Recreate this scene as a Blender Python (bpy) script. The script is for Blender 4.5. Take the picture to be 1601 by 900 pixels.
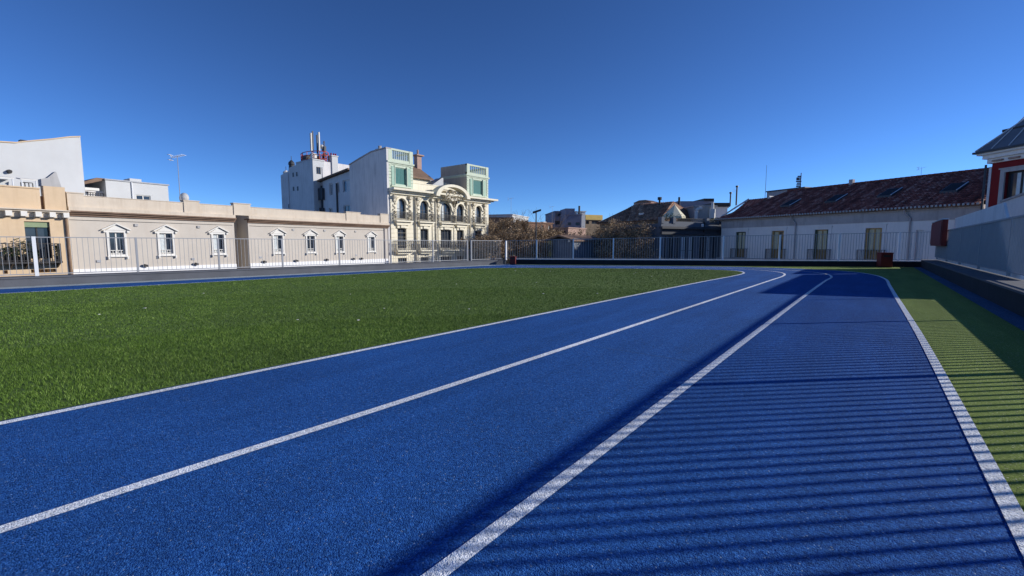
import bpy, bmesh, math, random
import numpy as np
from mathutils import Vector, Matrix
R = random.Random(7)
sc = bpy.context.scene
for o in list(bpy.data.objects): bpy.data.objects.remove(o)
COL = sc.collection

# ------------------------------------------------------------------ camera, sky, sun, exposure
CAMH = .865; YAW = math.radians(38.4); FPX = 711.6; PITCH = math.atan(68/FPX)
cd = bpy.data.cameras.new('camera'); cam = bpy.data.objects.new('camera', cd); COL.objects.link(cam)
cam.location = (0, 0, CAMH); cam.rotation_euler = (math.pi/2-PITCH, 0, YAW)
cd.lens = 16; cd.sensor_width = 36; cd.clip_end = 6000; cd.clip_start = .05
sc.camera = cam
SUN_EL = math.radians(18.8); SUN_AZ = math.radians(45)      # azimuth clockwise from +Y (the running straight)
w = bpy.data.worlds.new('World'); sc.world = w; w.use_nodes = True
nt = w.node_tree; nt.nodes.clear()
sky = nt.nodes.new('ShaderNodeTexSky'); sky.sky_type = 'NISHITA'; sky.sun_disc = False
sky.sun_elevation = SUN_EL; sky.sun_rotation = SUN_AZ
sky.altitude = 0; sky.air_density = .6; sky.dust_density = 0; sky.ozone_density = 8
bg = nt.nodes.new('ShaderNodeBackground'); bg.inputs[1].default_value = .13
wo = nt.nodes.new('ShaderNodeOutputWorld')
gm = nt.nodes.new('ShaderNodeGamma'); gm.inputs[1].default_value = 1.2
tn = nt.nodes.new('ShaderNodeVectorMath'); tn.operation = 'MULTIPLY'; tn.inputs[1].default_value = (1.22, 1.0, .87)
nt.links.new(sky.outputs[0], gm.inputs[0]); nt.links.new(gm.outputs[0], tn.inputs[0]); nt.links.new(tn.outputs[0], bg.inputs[0]); nt.links.new(bg.outputs[0], wo.inputs[0])
sl = bpy.data.lights.new('sun', 'SUN'); sl.energy = 5.0; sl.angle = math.radians(.6); sl.color = (1, .95, .88)
so = bpy.data.objects.new('sun', sl); COL.objects.link(so)
sd = Vector((math.sin(SUN_AZ)*math.cos(SUN_EL), math.cos(SUN_AZ)*math.cos(SUN_EL), math.sin(SUN_EL)))
so.rotation_euler = sd.to_track_quat('Z', 'Y').to_euler(); so.location = (30, 30, 40)
sc.view_settings.view_transform = 'Standard'; sc.view_settings.look = 'None'
sc.view_settings.exposure = 0.0; sc.view_settings.gamma = 1

# ------------------------------------------------------------------ helpers
def ray(px, py):
    x = (px-800.5)/FPX; y = -(py-450)/FPX
    fw = math.cos(PITCH)+y*math.sin(PITCH); up = -math.sin(PITCH)+y*math.cos(PITCH)
    return x*math.cos(YAW)-fw*math.sin(YAW), x*math.sin(YAW)+fw*math.cos(YAW), up
def at(px, py, Z):
    X, Y, U = ray(px, py); X0, Y0, _ = ray(px, 382)
    k = Z/(-X*math.sin(YAW)+Y*math.cos(YAW)); return X*k, Y*k, CAMH+U*k

BASE = -12.0
ZB = {}
def lab(o, label, cat, group=None, kind=None):
    if label: o['label'] = label
    if cat: o['category'] = cat
    if group: o['group'] = group
    if kind: o['kind'] = kind
    return o
def empty(name, loc, rz, label, cat, group=None):
    o = bpy.data.objects.new(name, None); COL.objects.link(o)
    o.location = loc; o.rotation_euler = (0, 0, rz); o.empty_display_size = .5
    ZB[o.name] = 0
    return lab(o, label, cat, group)

class MB:
    def __init__(s): s.v = []; s.f = []
    def poly(s, pts):
        n = len(s.v); s.v += [tuple(p) for p in pts]; s.f.append(tuple(range(n, n+len(pts))))
    def box(s, x0, x1, y0, y1, z0, z1):
        n = len(s.v)
        s.v += [(x0,y0,z0),(x1,y0,z0),(x1,y1,z0),(x0,y1,z0),(x0,y0,z1),(x1,y0,z1),(x1,y1,z1),(x0,y1,z1)]
        for q in ((0,3,2,1),(4,5,6,7),(0,1,5,4),(1,2,6,5),(2,3,7,6),(3,0,4,7)): s.f.append(tuple(n+i for i in q))
        return s
    def obox(s, c, u, hx, hy, z0, z1):       # box oriented along unit u in plan, centre c
        vx, vy = -u[1], u[0]; n = len(s.v)
        P = [(c[0]+a*hx*u[0]+b*hy*vx, c[1]+a*hx*u[1]+b*hy*vy) for a, b in ((-1,-1),(1,-1),(1,1),(-1,1))]
        s.v += [(p[0],p[1],z0) for p in P]+[(p[0],p[1],z1) for p in P]
        for q in ((0,3,2,1),(4,5,6,7),(0,1,5,4),(1,2,6,5),(2,3,7,6),(3,0,4,7)): s.f.append(tuple(n+i for i in q))
        return s
    def prism(s, pts, axis, a, b):           # closed polygon extruded; axis 'y': pts are (x,z); 'z': (x,y); 'x': (y,z)
        def m(p, t):
            return {'y': (p[0],t,p[1]), 'z': (p[0],p[1],t), 'x': (t,p[0],p[1])}[axis]
        n = len(s.v); k = len(pts)
        s.v += [m(p,a) for p in pts]+[m(p,b) for p in pts]
        s.f.append(tuple(range(n, n+k))); s.f.append(tuple(range(n+2*k-1, n+k-1, -1)))
        for i in range(k):
            j = (i+1) % k; s.f.append((n+i, n+k+i, n+k+j, n+j))
        return s
    def tube(s, p, q, r0, r1=None, n=6, cap=True):
        r1 = r0 if r1 is None else r1
        p = Vector(p); q = Vector(q); d = (q-p)
        if d.length < 1e-6: return s
        d.normalize(); a = d.orthogonal().normalized(); b = d.cross(a); k = len(s.v)
        for c, r in ((p, r0), (q, r1)):
            for i in range(n):
                t = 2*math.pi*i/n; s.v.append(tuple(c+a*(r*math.cos(t))+b*(r*math.sin(t))))
        for i in range(n):
            j = (i+1) % n; s.f.append((k+i, k+j, k+n+j, k+n+i))
        if cap: s.f.append(tuple(range(k+n-1, k-1, -1))); s.f.append(tuple(range(k+n, k+2*n)))
        return s
    def wall(s, x0, x1, z0, z1, y, holes, rev=.15):
        xs = sorted({x0, x1, *[h[0] for h in holes], *[h[1] for h in holes]})
        zs = sorted({z0, z1, *[h[2] for h in holes], *[h[3] for h in holes]})
        for i in range(len(xs)-1):
            for j in range(len(zs)-1):
                cx = (xs[i]+xs[i+1])/2; cz = (zs[j]+zs[j+1])/2
                if cx < x0 or cx > x1 or cz < z0 or cz > z1: continue
                if any(h[0] < cx < h[1] and h[2] < cz < h[3] for h in holes): continue
                s.poly([(xs[i],y,zs[j]),(xs[i+1],y,zs[j]),(xs[i+1],y,zs[j+1]),(xs[i],y,zs[j+1])])
        for a, b, c, d in holes:
            e = y+rev
            s.poly([(a,y,c),(a,y,d),(a,e,d),(a,e,c)]); s.poly([(b,y,c),(b,e,c),(b,e,d),(b,y,d)])
            s.poly([(a,y,c),(a,e,c),(b,e,c),(b,y,c)]); s.poly([(a,y,d),(b,y,d),(b,e,d),(a,e,d)])
            s.poly([(a,e+.06,c),(b,e+.06,c),(b,e+.06,d),(a,e+.06,d)])
        return s
    def shell(s, x0, x1, y0, y1, z0, z1, holes=(), rev=.15):   # building body whose front (y0) has holes
        s.wall(x0, x1, z0, z1, y0, list(holes), rev)
        s.poly([(x0,y0,z0),(x0,y0,z1),(x0,y1,z1),(x0,y1,z0)]); s.poly([(x1,y0,z0),(x1,y1,z0),(x1,y1,z1),(x1,y0,z1)])
        s.poly([(x0,y1,z0),(x0,y1,z1),(x1,y1,z1),(x1,y1,z0)]); s.poly([(x0,y0,z1),(x1,y0,z1),(x1,y1,z1),(x0,y1,z1)])
        return s
    def build(s, name, mat, parent=None, smooth=False, bevel=0):
        dz = ZB.get(parent.name, 0) if parent else 0
        me = bpy.data.meshes.new(name)
        me.from_pydata([(a, b, c-dz) for a, b, c in s.v], [], s.f); me.update()
        me.materials.append(mat)
        if smooth: me.polygons.foreach_set('use_smooth', [True]*len(me.polygons))
        o = bpy.data.objects.new(name, me); COL.objects.link(o)
        if parent: o.parent = parent; ZB[o.name] = dz
        if bevel:
            b = o.modifiers.new('bevel', 'BEVEL'); b.width = bevel; b.segments = 2; b.limit_method = 'ANGLE'
        return o

class Frame:                                 # local x along the facade, y into the building, z up
    def __init__(s, O, u):
        L = math.hypot(*u); s.O = O; s.u = (u[0]/L, u[1]/L); s.inn = (-s.u[1], s.u[0]); s.rz = math.atan2(s.u[1], s.u[0])
    @classmethod
    def cam(c, a, b):
        p = at(a[0], 382, a[1]); q = at(b[0], 382, b[1]); return c(p[:2], (q[0]-p[0], q[1]-p[1]))
    def p(s, px, py, off=0):
        X, Y, U = ray(px, py); ox = s.O[0]+s.inn[0]*off; oy = s.O[1]+s.inn[1]*off
        t = (s.inn[0]*ox+s.inn[1]*oy)/(s.inn[0]*X+s.inn[1]*Y)
        return (X*t-ox)*s.u[0]+(Y*t-oy)*s.u[1], CAMH+U*t
    def x(s, px, off=0): return s.p(px, 382, off)[0]
    def world(s, x, y, z): return (s.O[0]+s.u[0]*x+s.inn[0]*y, s.O[1]+s.u[1]*x+s.inn[1]*y, z)
    def root(s, name, label, cat, group=None):
        r = empty(name, (s.O[0], s.O[1], BASE), s.rz, label, cat, group); ZB[r.name] = BASE; return r

# ------------------------------------------------------------------ materials
def new_mat(name):
    m = bpy.data.materials.new(name); m.use_nodes = True; t = m.node_tree
    return m, t, t.nodes['Principled BSDF']
def N(t, typ, **kw):
    n = t.nodes.new(typ)
    for k, v in kw.items():
        if k == 'inp':
            for a, b in v.items(): n.inputs[a].default_value = b
        else: setattr(n, k, v)
    return n
def c4(c): return (c[0], c[1], c[2], 1)
def mat(name, col, rough=.85, var=.12, vs=1.2, bump=.0, bs=40, streak=0., metal=0., dark=None, spec=.3):
    m, t, b = new_mat(name); L = t.links.new
    tc = N(t, 'ShaderNodeTexCoord')
    n = N(t, 'ShaderNodeTexNoise', inp={'Scale': vs, 'Detail': 8, 'Roughness': .65}); L(tc.outputs['Object'], n.inputs['Vector'])
    r = N(t, 'ShaderNodeMapRange', inp={'From Min': .3, 'From Max': .7, 'To Min': 1-var, 'To Max': 1+var}); L(n.outputs['Fac'], r.inputs['Value'])
    src = r.outputs[0]
    mx = N(t, 'ShaderNodeVectorMath', operation='SCALE'); mx.inputs[0].default_value = col; L(src, mx.inputs['Scale'])
    out = mx.outputs[0]
    if streak:
        mp = N(t, 'ShaderNodeMapping'); mp.inputs['Scale'].default_value = (2.2, 2.2, .22); L(tc.outputs['Object'], mp.inputs['Vector'])
        n2 = N(t, 'ShaderNodeTexNoise', inp={'Scale': 1.6, 'Detail': 6, 'Roughness': .7}); L(mp.outputs[0], n2.inputs['Vector'])
        r2 = N(t, 'ShaderNodeMapRange', inp={'From Min': .48, 'From Max': .78, 'To Min': 0., 'To Max': streak}); L(n2.outputs['Fac'], r2.inputs['Value'])
        mm = N(t, 'ShaderNodeMix', data_type='RGBA'); L(r2.outputs[0], mm.inputs[0]); L(out, mm.inputs[6])
        mm.inputs[7].default_value = c4(dark or tuple(c*.45 for c in col)); out = mm.outputs[2]
    L(out, b.inputs['Base Color'])
    b.inputs['Roughness'].default_value = rough; b.inputs['Metallic'].default_value = metal
    b.inputs['Specular IOR Level'].default_value = spec
    if bump:
        n3 = N(t, 'ShaderNodeTexNoise', inp={'Scale': bs, 'Detail': 4}); L(tc.outputs['Object'], n3.inputs['Vector'])
        bp = N(t, 'ShaderNodeBump', inp={'Strength': bump, 'Distance': .01}); L(n3.outputs['Fac'], bp.inputs['Height']); L(bp.outputs[0], b.inputs['Normal'])
    return m
def glass_mat(name, col, rough=.08):
    m, t, b = new_mat(name)
    tc = N(t, 'ShaderNodeTexCoord'); n = N(t, 'ShaderNodeTexNoise', inp={'Scale': .9, 'Detail': 3}); t.links.new(tc.outputs['Object'], n.inputs['Vector'])
    bp = N(t, 'ShaderNodeBump', inp={'Strength': .15, 'Distance': .02}); t.links.new(n.outputs['Fac'], bp.inputs['Height']); t.links.new(bp.outputs[0], b.inputs['Normal'])
    cr = N(t, 'ShaderNodeMix', data_type='RGBA'); cr.inputs[6].default_value = c4(tuple(c*.5 for c in col)); cr.inputs[7].default_value = c4(tuple(c*1.6 for c in col))
    t.links.new(n.outputs['Fac'], cr.inputs[0]); t.links.new(cr.outputs[2], b.inputs['Base Color'])
    b.inputs['Roughness'].default_value = rough; b.inputs['Specular IOR Level'].default_value = .6
    return m
def granule(name, c1, c2, speck, speckp, scale=215, bump=.8, patch=.1, holes=None, rough=.95):
    """rubber granules bonded into a sheet; scale = granules per metre"""
    m, t, b = new_mat(name); L = t.links.new
    tc = N(t, 'ShaderNodeTexCoord')
    v = N(t, 'ShaderNodeTexVoronoi', inp={'Scale': scale, 'Randomness': 1}); L(tc.outputs['Object'], v.inputs['Vector'])
    sp = N(t, 'ShaderNodeSeparateColor'); L(v.outputs['Color'], sp.inputs[0])
    mx = N(t, 'ShaderNodeMix', data_type='RGBA'); mx.inputs[6].default_value = c4(c1); mx.inputs[7].default_value = c4(c2); L(sp.outputs[0], mx.inputs[0])
    gt = N(t, 'ShaderNodeMath', operation='GREATER_THAN'); gt.inputs[1].default_value = 1-speckp; L(sp.outputs[1], gt.inputs[0])
    m2 = N(t, 'ShaderNodeMix', data_type='RGBA'); L(gt.outputs[0], m2.inputs[0]); L(mx.outputs[2], m2.inputs[6]); m2.inputs[7].default_value = c4(speck)
    n = N(t, 'ShaderNodeTexNoise', inp={'Scale': .8, 'Detail': 6, 'Roughness': .6}); L(tc.outputs['Object'], n.inputs['Vector'])
    r = N(t, 'ShaderNodeMapRange', inp={'From Min': .3, 'From Max': .7, 'To Min': 1-patch, 'To Max': 1+patch}); L(n.outputs['Fac'], r.inputs['Value'])
    # mottling a few centimetres wide
    n4 = N(t, 'ShaderNodeTexNoise', inp={'Scale': 85, 'Detail': 2, 'Roughness': .6}); L(tc.outputs['Object'], n4.inputs['Vector'])
    r4 = N(t, 'ShaderNodeMapRange', inp={'From Min': .3, 'From Max': .7, 'To Min': .66, 'To Max': 1.34}); L(n4.outputs['Fac'], r4.inputs['Value'])
    mpw = N(t, 'ShaderNodeMapping'); mpw.inputs['Scale'].default_value = (3.5, .35, 1); L(tc.outputs['Object'], mpw.inputs['Vector'])
    nw = N(t, 'ShaderNodeTexNoise', inp={'Scale': 1, 'Detail': 5, 'Roughness': .65}); L(mpw.outputs[0], nw.inputs['Vector'])
    rw_ = N(t, 'ShaderNodeMapRange', inp={'From Min': .35, 'From Max': .65, 'To Min': .88, 'To Max': 1.12}); L(nw.outputs['Fac'], rw_.inputs['Value'])
    mw = N(t, 'ShaderNodeMath', operation='MULTIPLY'); L(r.outputs[0], mw.inputs[0]); L(rw_.outputs[0], mw.inputs[1])
    mu = N(t, 'ShaderNodeMath', operation='MULTIPLY'); L(mw.outputs[0], mu.inputs[0]); L(r4.outputs[0], mu.inputs[1])
    sc_ = N(t, 'ShaderNodeVectorMath', operation='SCALE'); L(m2.outputs[2], sc_.inputs[0]); L(mu.outputs[0], sc_.inputs['Scale'])
    out = sc_.outputs[0]
    if holes:
        n5 = N(t, 'ShaderNodeTexNoise', inp={'Scale': 130, 'Detail': 2}); L(tc.outputs['Object'], n5.inputs['Vector'])
        g5 = N(t, 'ShaderNodeMapRange', inp={'From Min': .56, 'From Max': .64, 'To Min': 0., 'To Max': .6}); L(n5.outputs['Fac'], g5.inputs['Value'])
        m5 = N(t, 'ShaderNodeMix', data_type='RGBA'); L(g5.outputs[0], m5.inputs[0]); L(out, m5.inputs[6]); m5.inputs[7].default_value = c4(holes); out = m5.outputs[2]
    L(out, b.inputs['Base Color'])
    b.inputs['Roughness'].default_value = rough; b.inputs['Specular IOR Level'].default_value = .12
    inv = N(t, 'ShaderNodeMath', operation='SUBTRACT'); inv.inputs[0].default_value = 1; L(v.outputs['Distance'], inv.inputs[1])
    add = N(t, 'ShaderNodeMath', operation='MULTIPLY_ADD'); L(sp.outputs[2], add.inputs[0]); add.inputs[1].default_value = .6; L(inv.outputs[0], add.inputs[2])
    bp = N(t, 'ShaderNodeBump', inp={'Strength': bump, 'Distance': .003}); L(add.outputs[0], bp.inputs['Height']); L(bp.outputs[0], b.inputs['Normal'])
    return m

M = {}
M['blue'] = granule('blue_rubber', (.006, .050, .21), (.034, .142, .42), (.16, .25, .42), .012)
M['line'] = granule('white_line_paint', (.80, .84, .88), (.93, .94, .95), (.4, .5, .62), .05, holes=(.10, .17, .36), patch=.08)
M['olive'] = granule('olive_rubber', (.14, .21, .035), (.24, .31, .075), (.45, .48, .3), .03)
M['pale'] = granule('pale_edge_coating', (.33, .40, .42), (.48, .55, .57), (.5, .5, .5), .03)
M['gutter'] = granule('blue_grey_gutter_rubber', (.05, .10, .19), (.08, .15, .26), (.3, .3, .3), .02)
M['turfbase'] = mat('turf_backing', (.10, .16, .03), 1, .3, 30)
M['black'] = mat('black_membrane', (.022, .022, .026), .8, .3, 3, .3, 60, .3)
M['grey'] = mat('grey_render', (.105, .11, .125), .9, .15, 2, .4, 50, .5, dark=(.09, .09, .1))
M['coping'] = mat('aluminium_coping', (.55, .57, .6), .55, .1, 3, .0, streak=.3)
M['wmetal'] = mat('white_powder_coat', (.72, .74, .76), .4, .05, 3, spec=.5)
M['gmetal'] = mat('galvanised_grey_bar', (.30, .31, .33), .45, .08, 3, spec=.5)
M['screen'] = mat('white_sheet_screen', (.68, .68, .68), .6, .08, 1.5, streak=.35)
M['beige'] = mat('pinkish_beige_render', (.535, .485, .42), .9, .06, .8, .2, 30, .25, dark=(.42, .34, .27))
M['beige2'] = mat('cream_render_band', (.60, .52, .42), .9, .08, 1.0, .2, 30, .5, dark=(.42, .33, .24))
M['tan'] = mat('ochre_tan_render', (.62, .47, .31), .9, .08, 1, .2, 30, .3, dark=(.40, .26, .15))
M['brown'] = mat('brown_moulding', (.20, .13, .09), .8, .2, 2)
M['white'] = mat('white_trim', (.70, .68, .63), .7, .05, 2, streak=.15)
M['plinth'] = mat('white_plinth', (.82, .82, .82), .8, .05, 2, streak=.15)
M['bwhite'] = mat('white_render', (.54, .55, .55), .9, .06, .5, .2, 20, .3, dark=(.55, .52, .5))
M['gwhite'] = mat('greyish_white_render', (.66, .64, .63), .9, .1, .5, .2, 20, .5, dark=(.32, .31, .31))
M['gable'] = mat('grey_party_wall_render', (.66, .64, .62), .9, .12, .35, .2, 20, .7, dark=(.30, .30, .31))
M['stone'] = mat('cream_stone', (.80, .74, .58), .85, .07, 1.2, .3, 15, .35, dark=(.42, .36, .25))
M['stoned'] = mat('weathered_carved_stone', (.64, .58, .45), .9, .35, 3, .5, 12, .6, dark=(.2, .17, .13))
M['mint'] = mat('mint_green_render', (.56, .62, .49), .85, .08, 1.2, .2, 15, .4, dark=(.34, .46, .34))
M['mintd'] = mat('mint_wood', (.30, .45, .35), .6, .1, 3)
M['teal'] = mat('teal_roller_blind', (.03, .15, .14), .6, .15, 4)
M['iron'] = mat('black_iron', (.03, .028, .028), .5, .2, 5)
M['dark'] = mat('dark_grey_metal', (.05, .055, .065), .5, .2, 3)
M['slate'] = mat('slate_grey_cladding', (.13, .15, .18), .7, .15, 1)
M['redmetal'] = mat('dark_red_paint', (.16, .018, .014), .6, .15, 3, streak=.4, dark=(.07, .015, .012))
M['orange'] = mat('orange_red_steel', (.50, .07, .03), .6, .2, 3)
M['redwall'] = mat('crimson_render', (.22, .014, .016), .85, .1, 1.5, .2, 20, .2)
M['wwall'] = mat('white_wall', (.80, .75, .70), .9, .06, .5, .2, 20, .3, dark=(.40, .40, .42))
M['wband'] = mat('weathered_frieze', (.44, .40, .38), .9, .15, .7, .2, 20, .6, dark=(.2, .18, .17))
M['wooddoor'] = mat('ochre_wooden_shutter', (.42, .27, .11), .7, .2, 4)
M['olivedoor'] = mat('dark_green_shutter', (.07, .09, .05), .6, .2, 4)
M['curtain'] = mat('pale_curtain', (.62, .66, .66), .9, .1, 5)
M['curtainy'] = mat('yellowish_curtain', (.58, .52, .34), .9, .1, 5)
M['glass'] = glass_mat('window_glass', (.03, .04, .055))
M['skyglass'] = mat('dull_skylight_glass', (.03, .03, .035), .7, .3, 2, spec=.15)  # dark, rough pane with weak reflections
M['bark'] = mat('grey_brown_bark', (.20, .15, .11), .95, .25, 5)
M['blockgrey'] = mat('blue_grey_block_render', (.20, .21, .27), .9, .12, .6)
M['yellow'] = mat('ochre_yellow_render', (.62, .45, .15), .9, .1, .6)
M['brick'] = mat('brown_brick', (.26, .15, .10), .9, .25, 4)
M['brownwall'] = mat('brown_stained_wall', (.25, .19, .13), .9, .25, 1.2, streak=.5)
M['concrete'] = mat('pale_concrete', (.42, .41, .40), .9, .12, .7, streak=.4)
M['asphalt'] = mat('city_ground', (.17, .16, .15), .95, .2, .05)
M['cloth'] = mat('cream_canvas', (.70, .66, .48), .9, .05, 4)
M['plant'] = mat('pot_plant_leaf', (.05, .08, .03), .8, .4, 8)
M['flash'] = mat('zinc_flashing', (.35, .36, .38), .5, .15, 2)
M['lgreen'] = mat('sage_roller_blind', (.24, .30, .18), .8, .1, 3)
M['mauve2'] = mat('beige_grey_render', (.42, .37, .30), .9, .12, .8, streak=.4)
M['mauve'] = mat('pink_brown_render', (.40, .27, .22), .9, .12, .8)

def roof_mat(name, c1, c2, c3):
    m, t, b = new_mat(name); L = t.links.new
    at_ = N(t, 'ShaderNodeAttribute', attribute_name='tile')
    cr = N(t, 'ShaderNodeValToRGB'); e = cr.color_ramp; e.elements[0].color = c4(c1); e.elements[1].color = c4(c3)
    k = e.elements.new(.5); k.color = c4(c2); L(at_.outputs['Fac'], cr.inputs[0])
    tc = N(t, 'ShaderNodeTexCoord'); n = N(t, 'ShaderNodeTexNoise', inp={'Scale': 1.1, 'Detail': 7, 'Roughness': .7}); L(tc.outputs['Object'], n.inputs['Vector'])
    r = N(t, 'ShaderNodeMapRange', inp={'From Min': .3, 'From Max': .7, 'To Min': .55, 'To Max': 1.25}); L(n.outputs['Fac'], r.inputs['Value'])
    s_ = N(t, 'ShaderNodeVectorMath', operation='SCALE'); L(cr.outputs[0], s_.inputs[0]); L(r.outputs[0], s_.inputs['Scale']); L(s_.outputs[0], b.inputs['Base Color'])
    b.inputs['Roughness'].default_value = .9
    return m
M['tile'] = roof_mat('clay_barrel_tiles', (.20, .048, .03), (.46, .125, .08), (.82, .38, .27))
M['tileb'] = roof_mat('weathered_brown_tiles', (.22, .11, .06), (.50, .25, .14), (.85, .52, .32))

def tiles(name, eave, top, parent, m, pitch=.24, row=.42, rise=.07):
    """barrel-tiled roof face: eave(t), top(t) -> 3D points for t in 0..1"""
    L = (Vector(eave(1))-Vector(eave(0))).length; nc = max(2, int(L/pitch)); v = []; f = []; tl = []
    sub = 4
    up = (Vector(eave(1))-Vector(eave(0))).cross(Vector(top(.5))-Vector(eave(.5))).normalized()
    if up.z < 0: up = -up
    for c in range(nc):
        for k in range(sub):
            pr = []
            for q in (k, k+1):
                t = (c+q/sub)/nc; h = rise*math.sin(math.pi*q/sub)
                pr.append((Vector(eave(t)), Vector(top(t)), h))
            D = max((pr[0][1]-pr[0][0]).length, (pr[1][1]-pr[1][0]).length)
            nr = max(1, int(D/row))
            for i in range(nr):
                a = i/nr; b_ = (i+1)/nr; n = len(v)
                for (e0, e1, h), s_, lift in ((pr[0], a, .035), (pr[1], a, .035), (pr[1], b_, 0), (pr[0], b_, 0)):
                    v.append(tuple(e0.lerp(e1, s_)+up*(h+lift)))
                f.append((n, n+1, n+2, n+3)); tl.append((c*131+i*17) )
    for i in range(16):
        t0, t1_ = i/16, (i+1)/16; n = len(v)
        for p in (eave(t0), eave(t1_), top(t1_), top(t0)): v.append(tuple(Vector(p)-up*.03))
        f.append((n, n+1, n+2, n+3)); tl.append(7)
    dz = ZB.get(parent.name, 0)
    me = bpy.data.meshes.new(name); me.from_pydata([(a, b, c-dz) for a, b, c in v], [], f); me.materials.append(m)
    rr = np.random.RandomState(3); tab = rr.rand(40000)
    a = me.attributes.new('tile', 'FLOAT', 'FACE'); a.data.foreach_set('value', [float(tab[q % 40000]*.55+tab[(q//131*7) % 40000]*.45) for q in tl])
    o = bpy.data.objects.new(name, me); COL.objects.link(o); o.parent = parent; ZB[o.name] = dz
    return o

def window(root, x0, x1, z0, z1, y, fm='white', nx=2, nz=1, fw=.06, curtain=None, name='window', pm='glass', cm='curtain'):
    b = MB()
    b.box(x0, x1, y, y+.05, z1-fw, z1); b.box(x0, x1, y, y+.05, z0, z0+fw)
    b.box(x0, x0+fw, y, y+.05, z0+fw, z1-fw); b.box(x1-fw, x1, y, y+.05, z0+fw, z1-fw)
    for i in range(1, nx):
        c = x0+(x1-x0)*i/nx; b.box(c-fw*.6, c+fw*.6, y-.01, y+.045, z0+fw, z1-fw)
    for i in range(1, nz):
        c = z0+(z1-z0)*i/nz; b.box(x0+fw, x1-fw, y+.004, y+.04, c-fw*.4, c+fw*.4)
    o = b.build(name, M[fm], root)
    MB().box(x0+.01, x1-.01, y+.03, y+.048, z0+.01, z1-.01).build('pane', M[pm], o)
    if curtain:
        a, c = curtain
        b = MB(); n = 6; xa = x0+(x1-x0)*a; xc = x0+(x1-x0)*c
        for i in range(n):
            u0 = xa+(xc-xa)*i/n; u1 = xa+(xc-xa)*(i+1)/n
            b.prism([(u0, y+.029), (u1, y+.029), ((u0+u1)/2, y+.012)], 'z', z0+fw, z1-fw)
        b.build('curtain', M[cm], o)
    return o
def railing(mb, x0, x1, y, z0, z1, gap=.12, r=.012, side=None):
    mb.box(x0, x1, y-.02, y+.02, z1-.04, z1); mb.box(x0, x1, y-.015, y+.015, z0+.05, z0+.08)
    n = max(1, int((x1-x0)/gap))
    for i in range(n+1):
        x = x0+(x1-x0)*i/n; mb.box(x-r, x+r, y-r, y+r, z0, z1-.04)
    if side:
        for x in (x0, x1):
            mb.box(x-.02, x+.02, y+.02, y+side, z1-.04, z1)
            k = max(1, int(side/gap))
            for j in range(1, k+1):
                yy = y+side*j/(k+1); mb.box(x-r, x+r, yy-r, yy+r, z0, z1-.04)
def balcony(root, x0, x1, zf, depth, h, sm='stone', rm='iron', belly=False):
    b = MB().box(x0, x1, -depth, -.003, zf-.14, zf)
    b.prism([(x0+.1, zf-.14), (x1-.1, zf-.14), (x1-.3, zf-.42), (x0+.3, zf-.42)], 'y', -depth*.55, -.003)
    o = b.build('balcony', M[sm], root)
    r = MB(); railing(r, x0+.05, x1-.05, -depth+.05, zf, zf+h, side=depth-.06)
    if belly:
        for i in range(int((x1-x0)/.3)):
            x = x0+.2+i*.3; r.tube((x, -depth+.03, zf+h*.25), (x+.12, -depth-.05, zf+h*.55), .02, n=4); r.tube((x+.12, -depth-.05, zf+h*.55), (x, -depth+.03, zf+h*.85), .02, n=4)
    r.build('railing', M[rm], o)
    return o

# ------------------------------------------------------------------ terrace, track, turf
def sheet(name, pts, z, m, kind='structure'):
    bm = bmesh.new(); vs = [bm.verts.new((p[0], p[1], z)) for p in pts]
    f = bm.faces.new(vs); 
    if f.normal.z < 0: f.normal_flip()
    f.normal_update()
    if f.normal.z < 0: f.normal_flip()
    bmesh.ops.triangulate(bm, faces=[f])
    me = bpy.data.meshes.new(name); bm.to_mesh(me); bm.free(); me.materials.append(m)
    o = bpy.data.objects.new(name, me); COL.objects.link(o); o['kind'] = kind; return o
def spline(P, n=8):
    out = []
    for i in range(len(P)-1):
        p0 = Vector(P[max(0,i-1)]); p1 = Vector(P[i]); p2 = Vector(P[i+1]); p3 = Vector(P[min(len(P)-1,i+2)])
        for k in range(n):
            t = k/n; out.append(.5*((2*p1)+(p2-p0)*t+(2*p0-5*p1+4*p2-p3)*t*t+(3*p1-p0-3*p2+p3)*t**3))
    out.append(Vector(P[-1])); return out
def offset(P, d):
    out = []
    for i, p in enumerate(P):
        a = P[max(0,i-1)]; b = P[min(len(P)-1,i+1)]; t = (b-a).normalized(); out.append(p+Vector((-t.y, t.x))*d)
    return out
def stripe(name, P, wd, z, m):
    A = offset(P, wd/2); B = offset(P, -wd/2); mb = MB()
    for i in range(len(P)-1): mb.poly([(B[i].x,B[i].y,z),(B[i+1].x,B[i+1].y,z),(A[i+1].x,A[i+1].y,z),(A[i].x,A[i].y,z)])
    o = mb.build(name, m); o['kind'] = 'structure'; return o

gr = sheet('ground', [(-3000,-3000),(3000,-3000),(3000,3000),(-3000,3000)], BASE, M['asphalt'])
KL = lambda y: -13.69+.0686*y                      # left kerb face
KF = lambda x: 15.63+.5626*(x+12.41)               # far kerb face
KR = 1.44
CL = (-12.62, 15.51); CR = (KR, KF(KR))
deck = [(KL(-14)-.6,-14),(KR+.6,-14),(KR+.6,KF(KR+.6)+.5),(-13.2,15.85)]
MB().prism(deck, 'z', BASE, -.004).build('terrace_deck', M['concrete'])['kind'] = 'structure'
sheet('rubber_floor', [(KL(-14),-14),(KR,-14),CR,CL], 0, M['olive'])
l4 = [(.40,-14),(.40,0),(.395,5),(.36,8),(.33,10),(.30,12.5),(.27,14.6),(.05,16.4),(-.42,17.8),(-1.2,18.65),(-2.1,19.1),(-3.2,19.25),(-4.4,19.05),(-6.2,18.3),(-8.5,17.1),(-11.8,15.3)]
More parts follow.
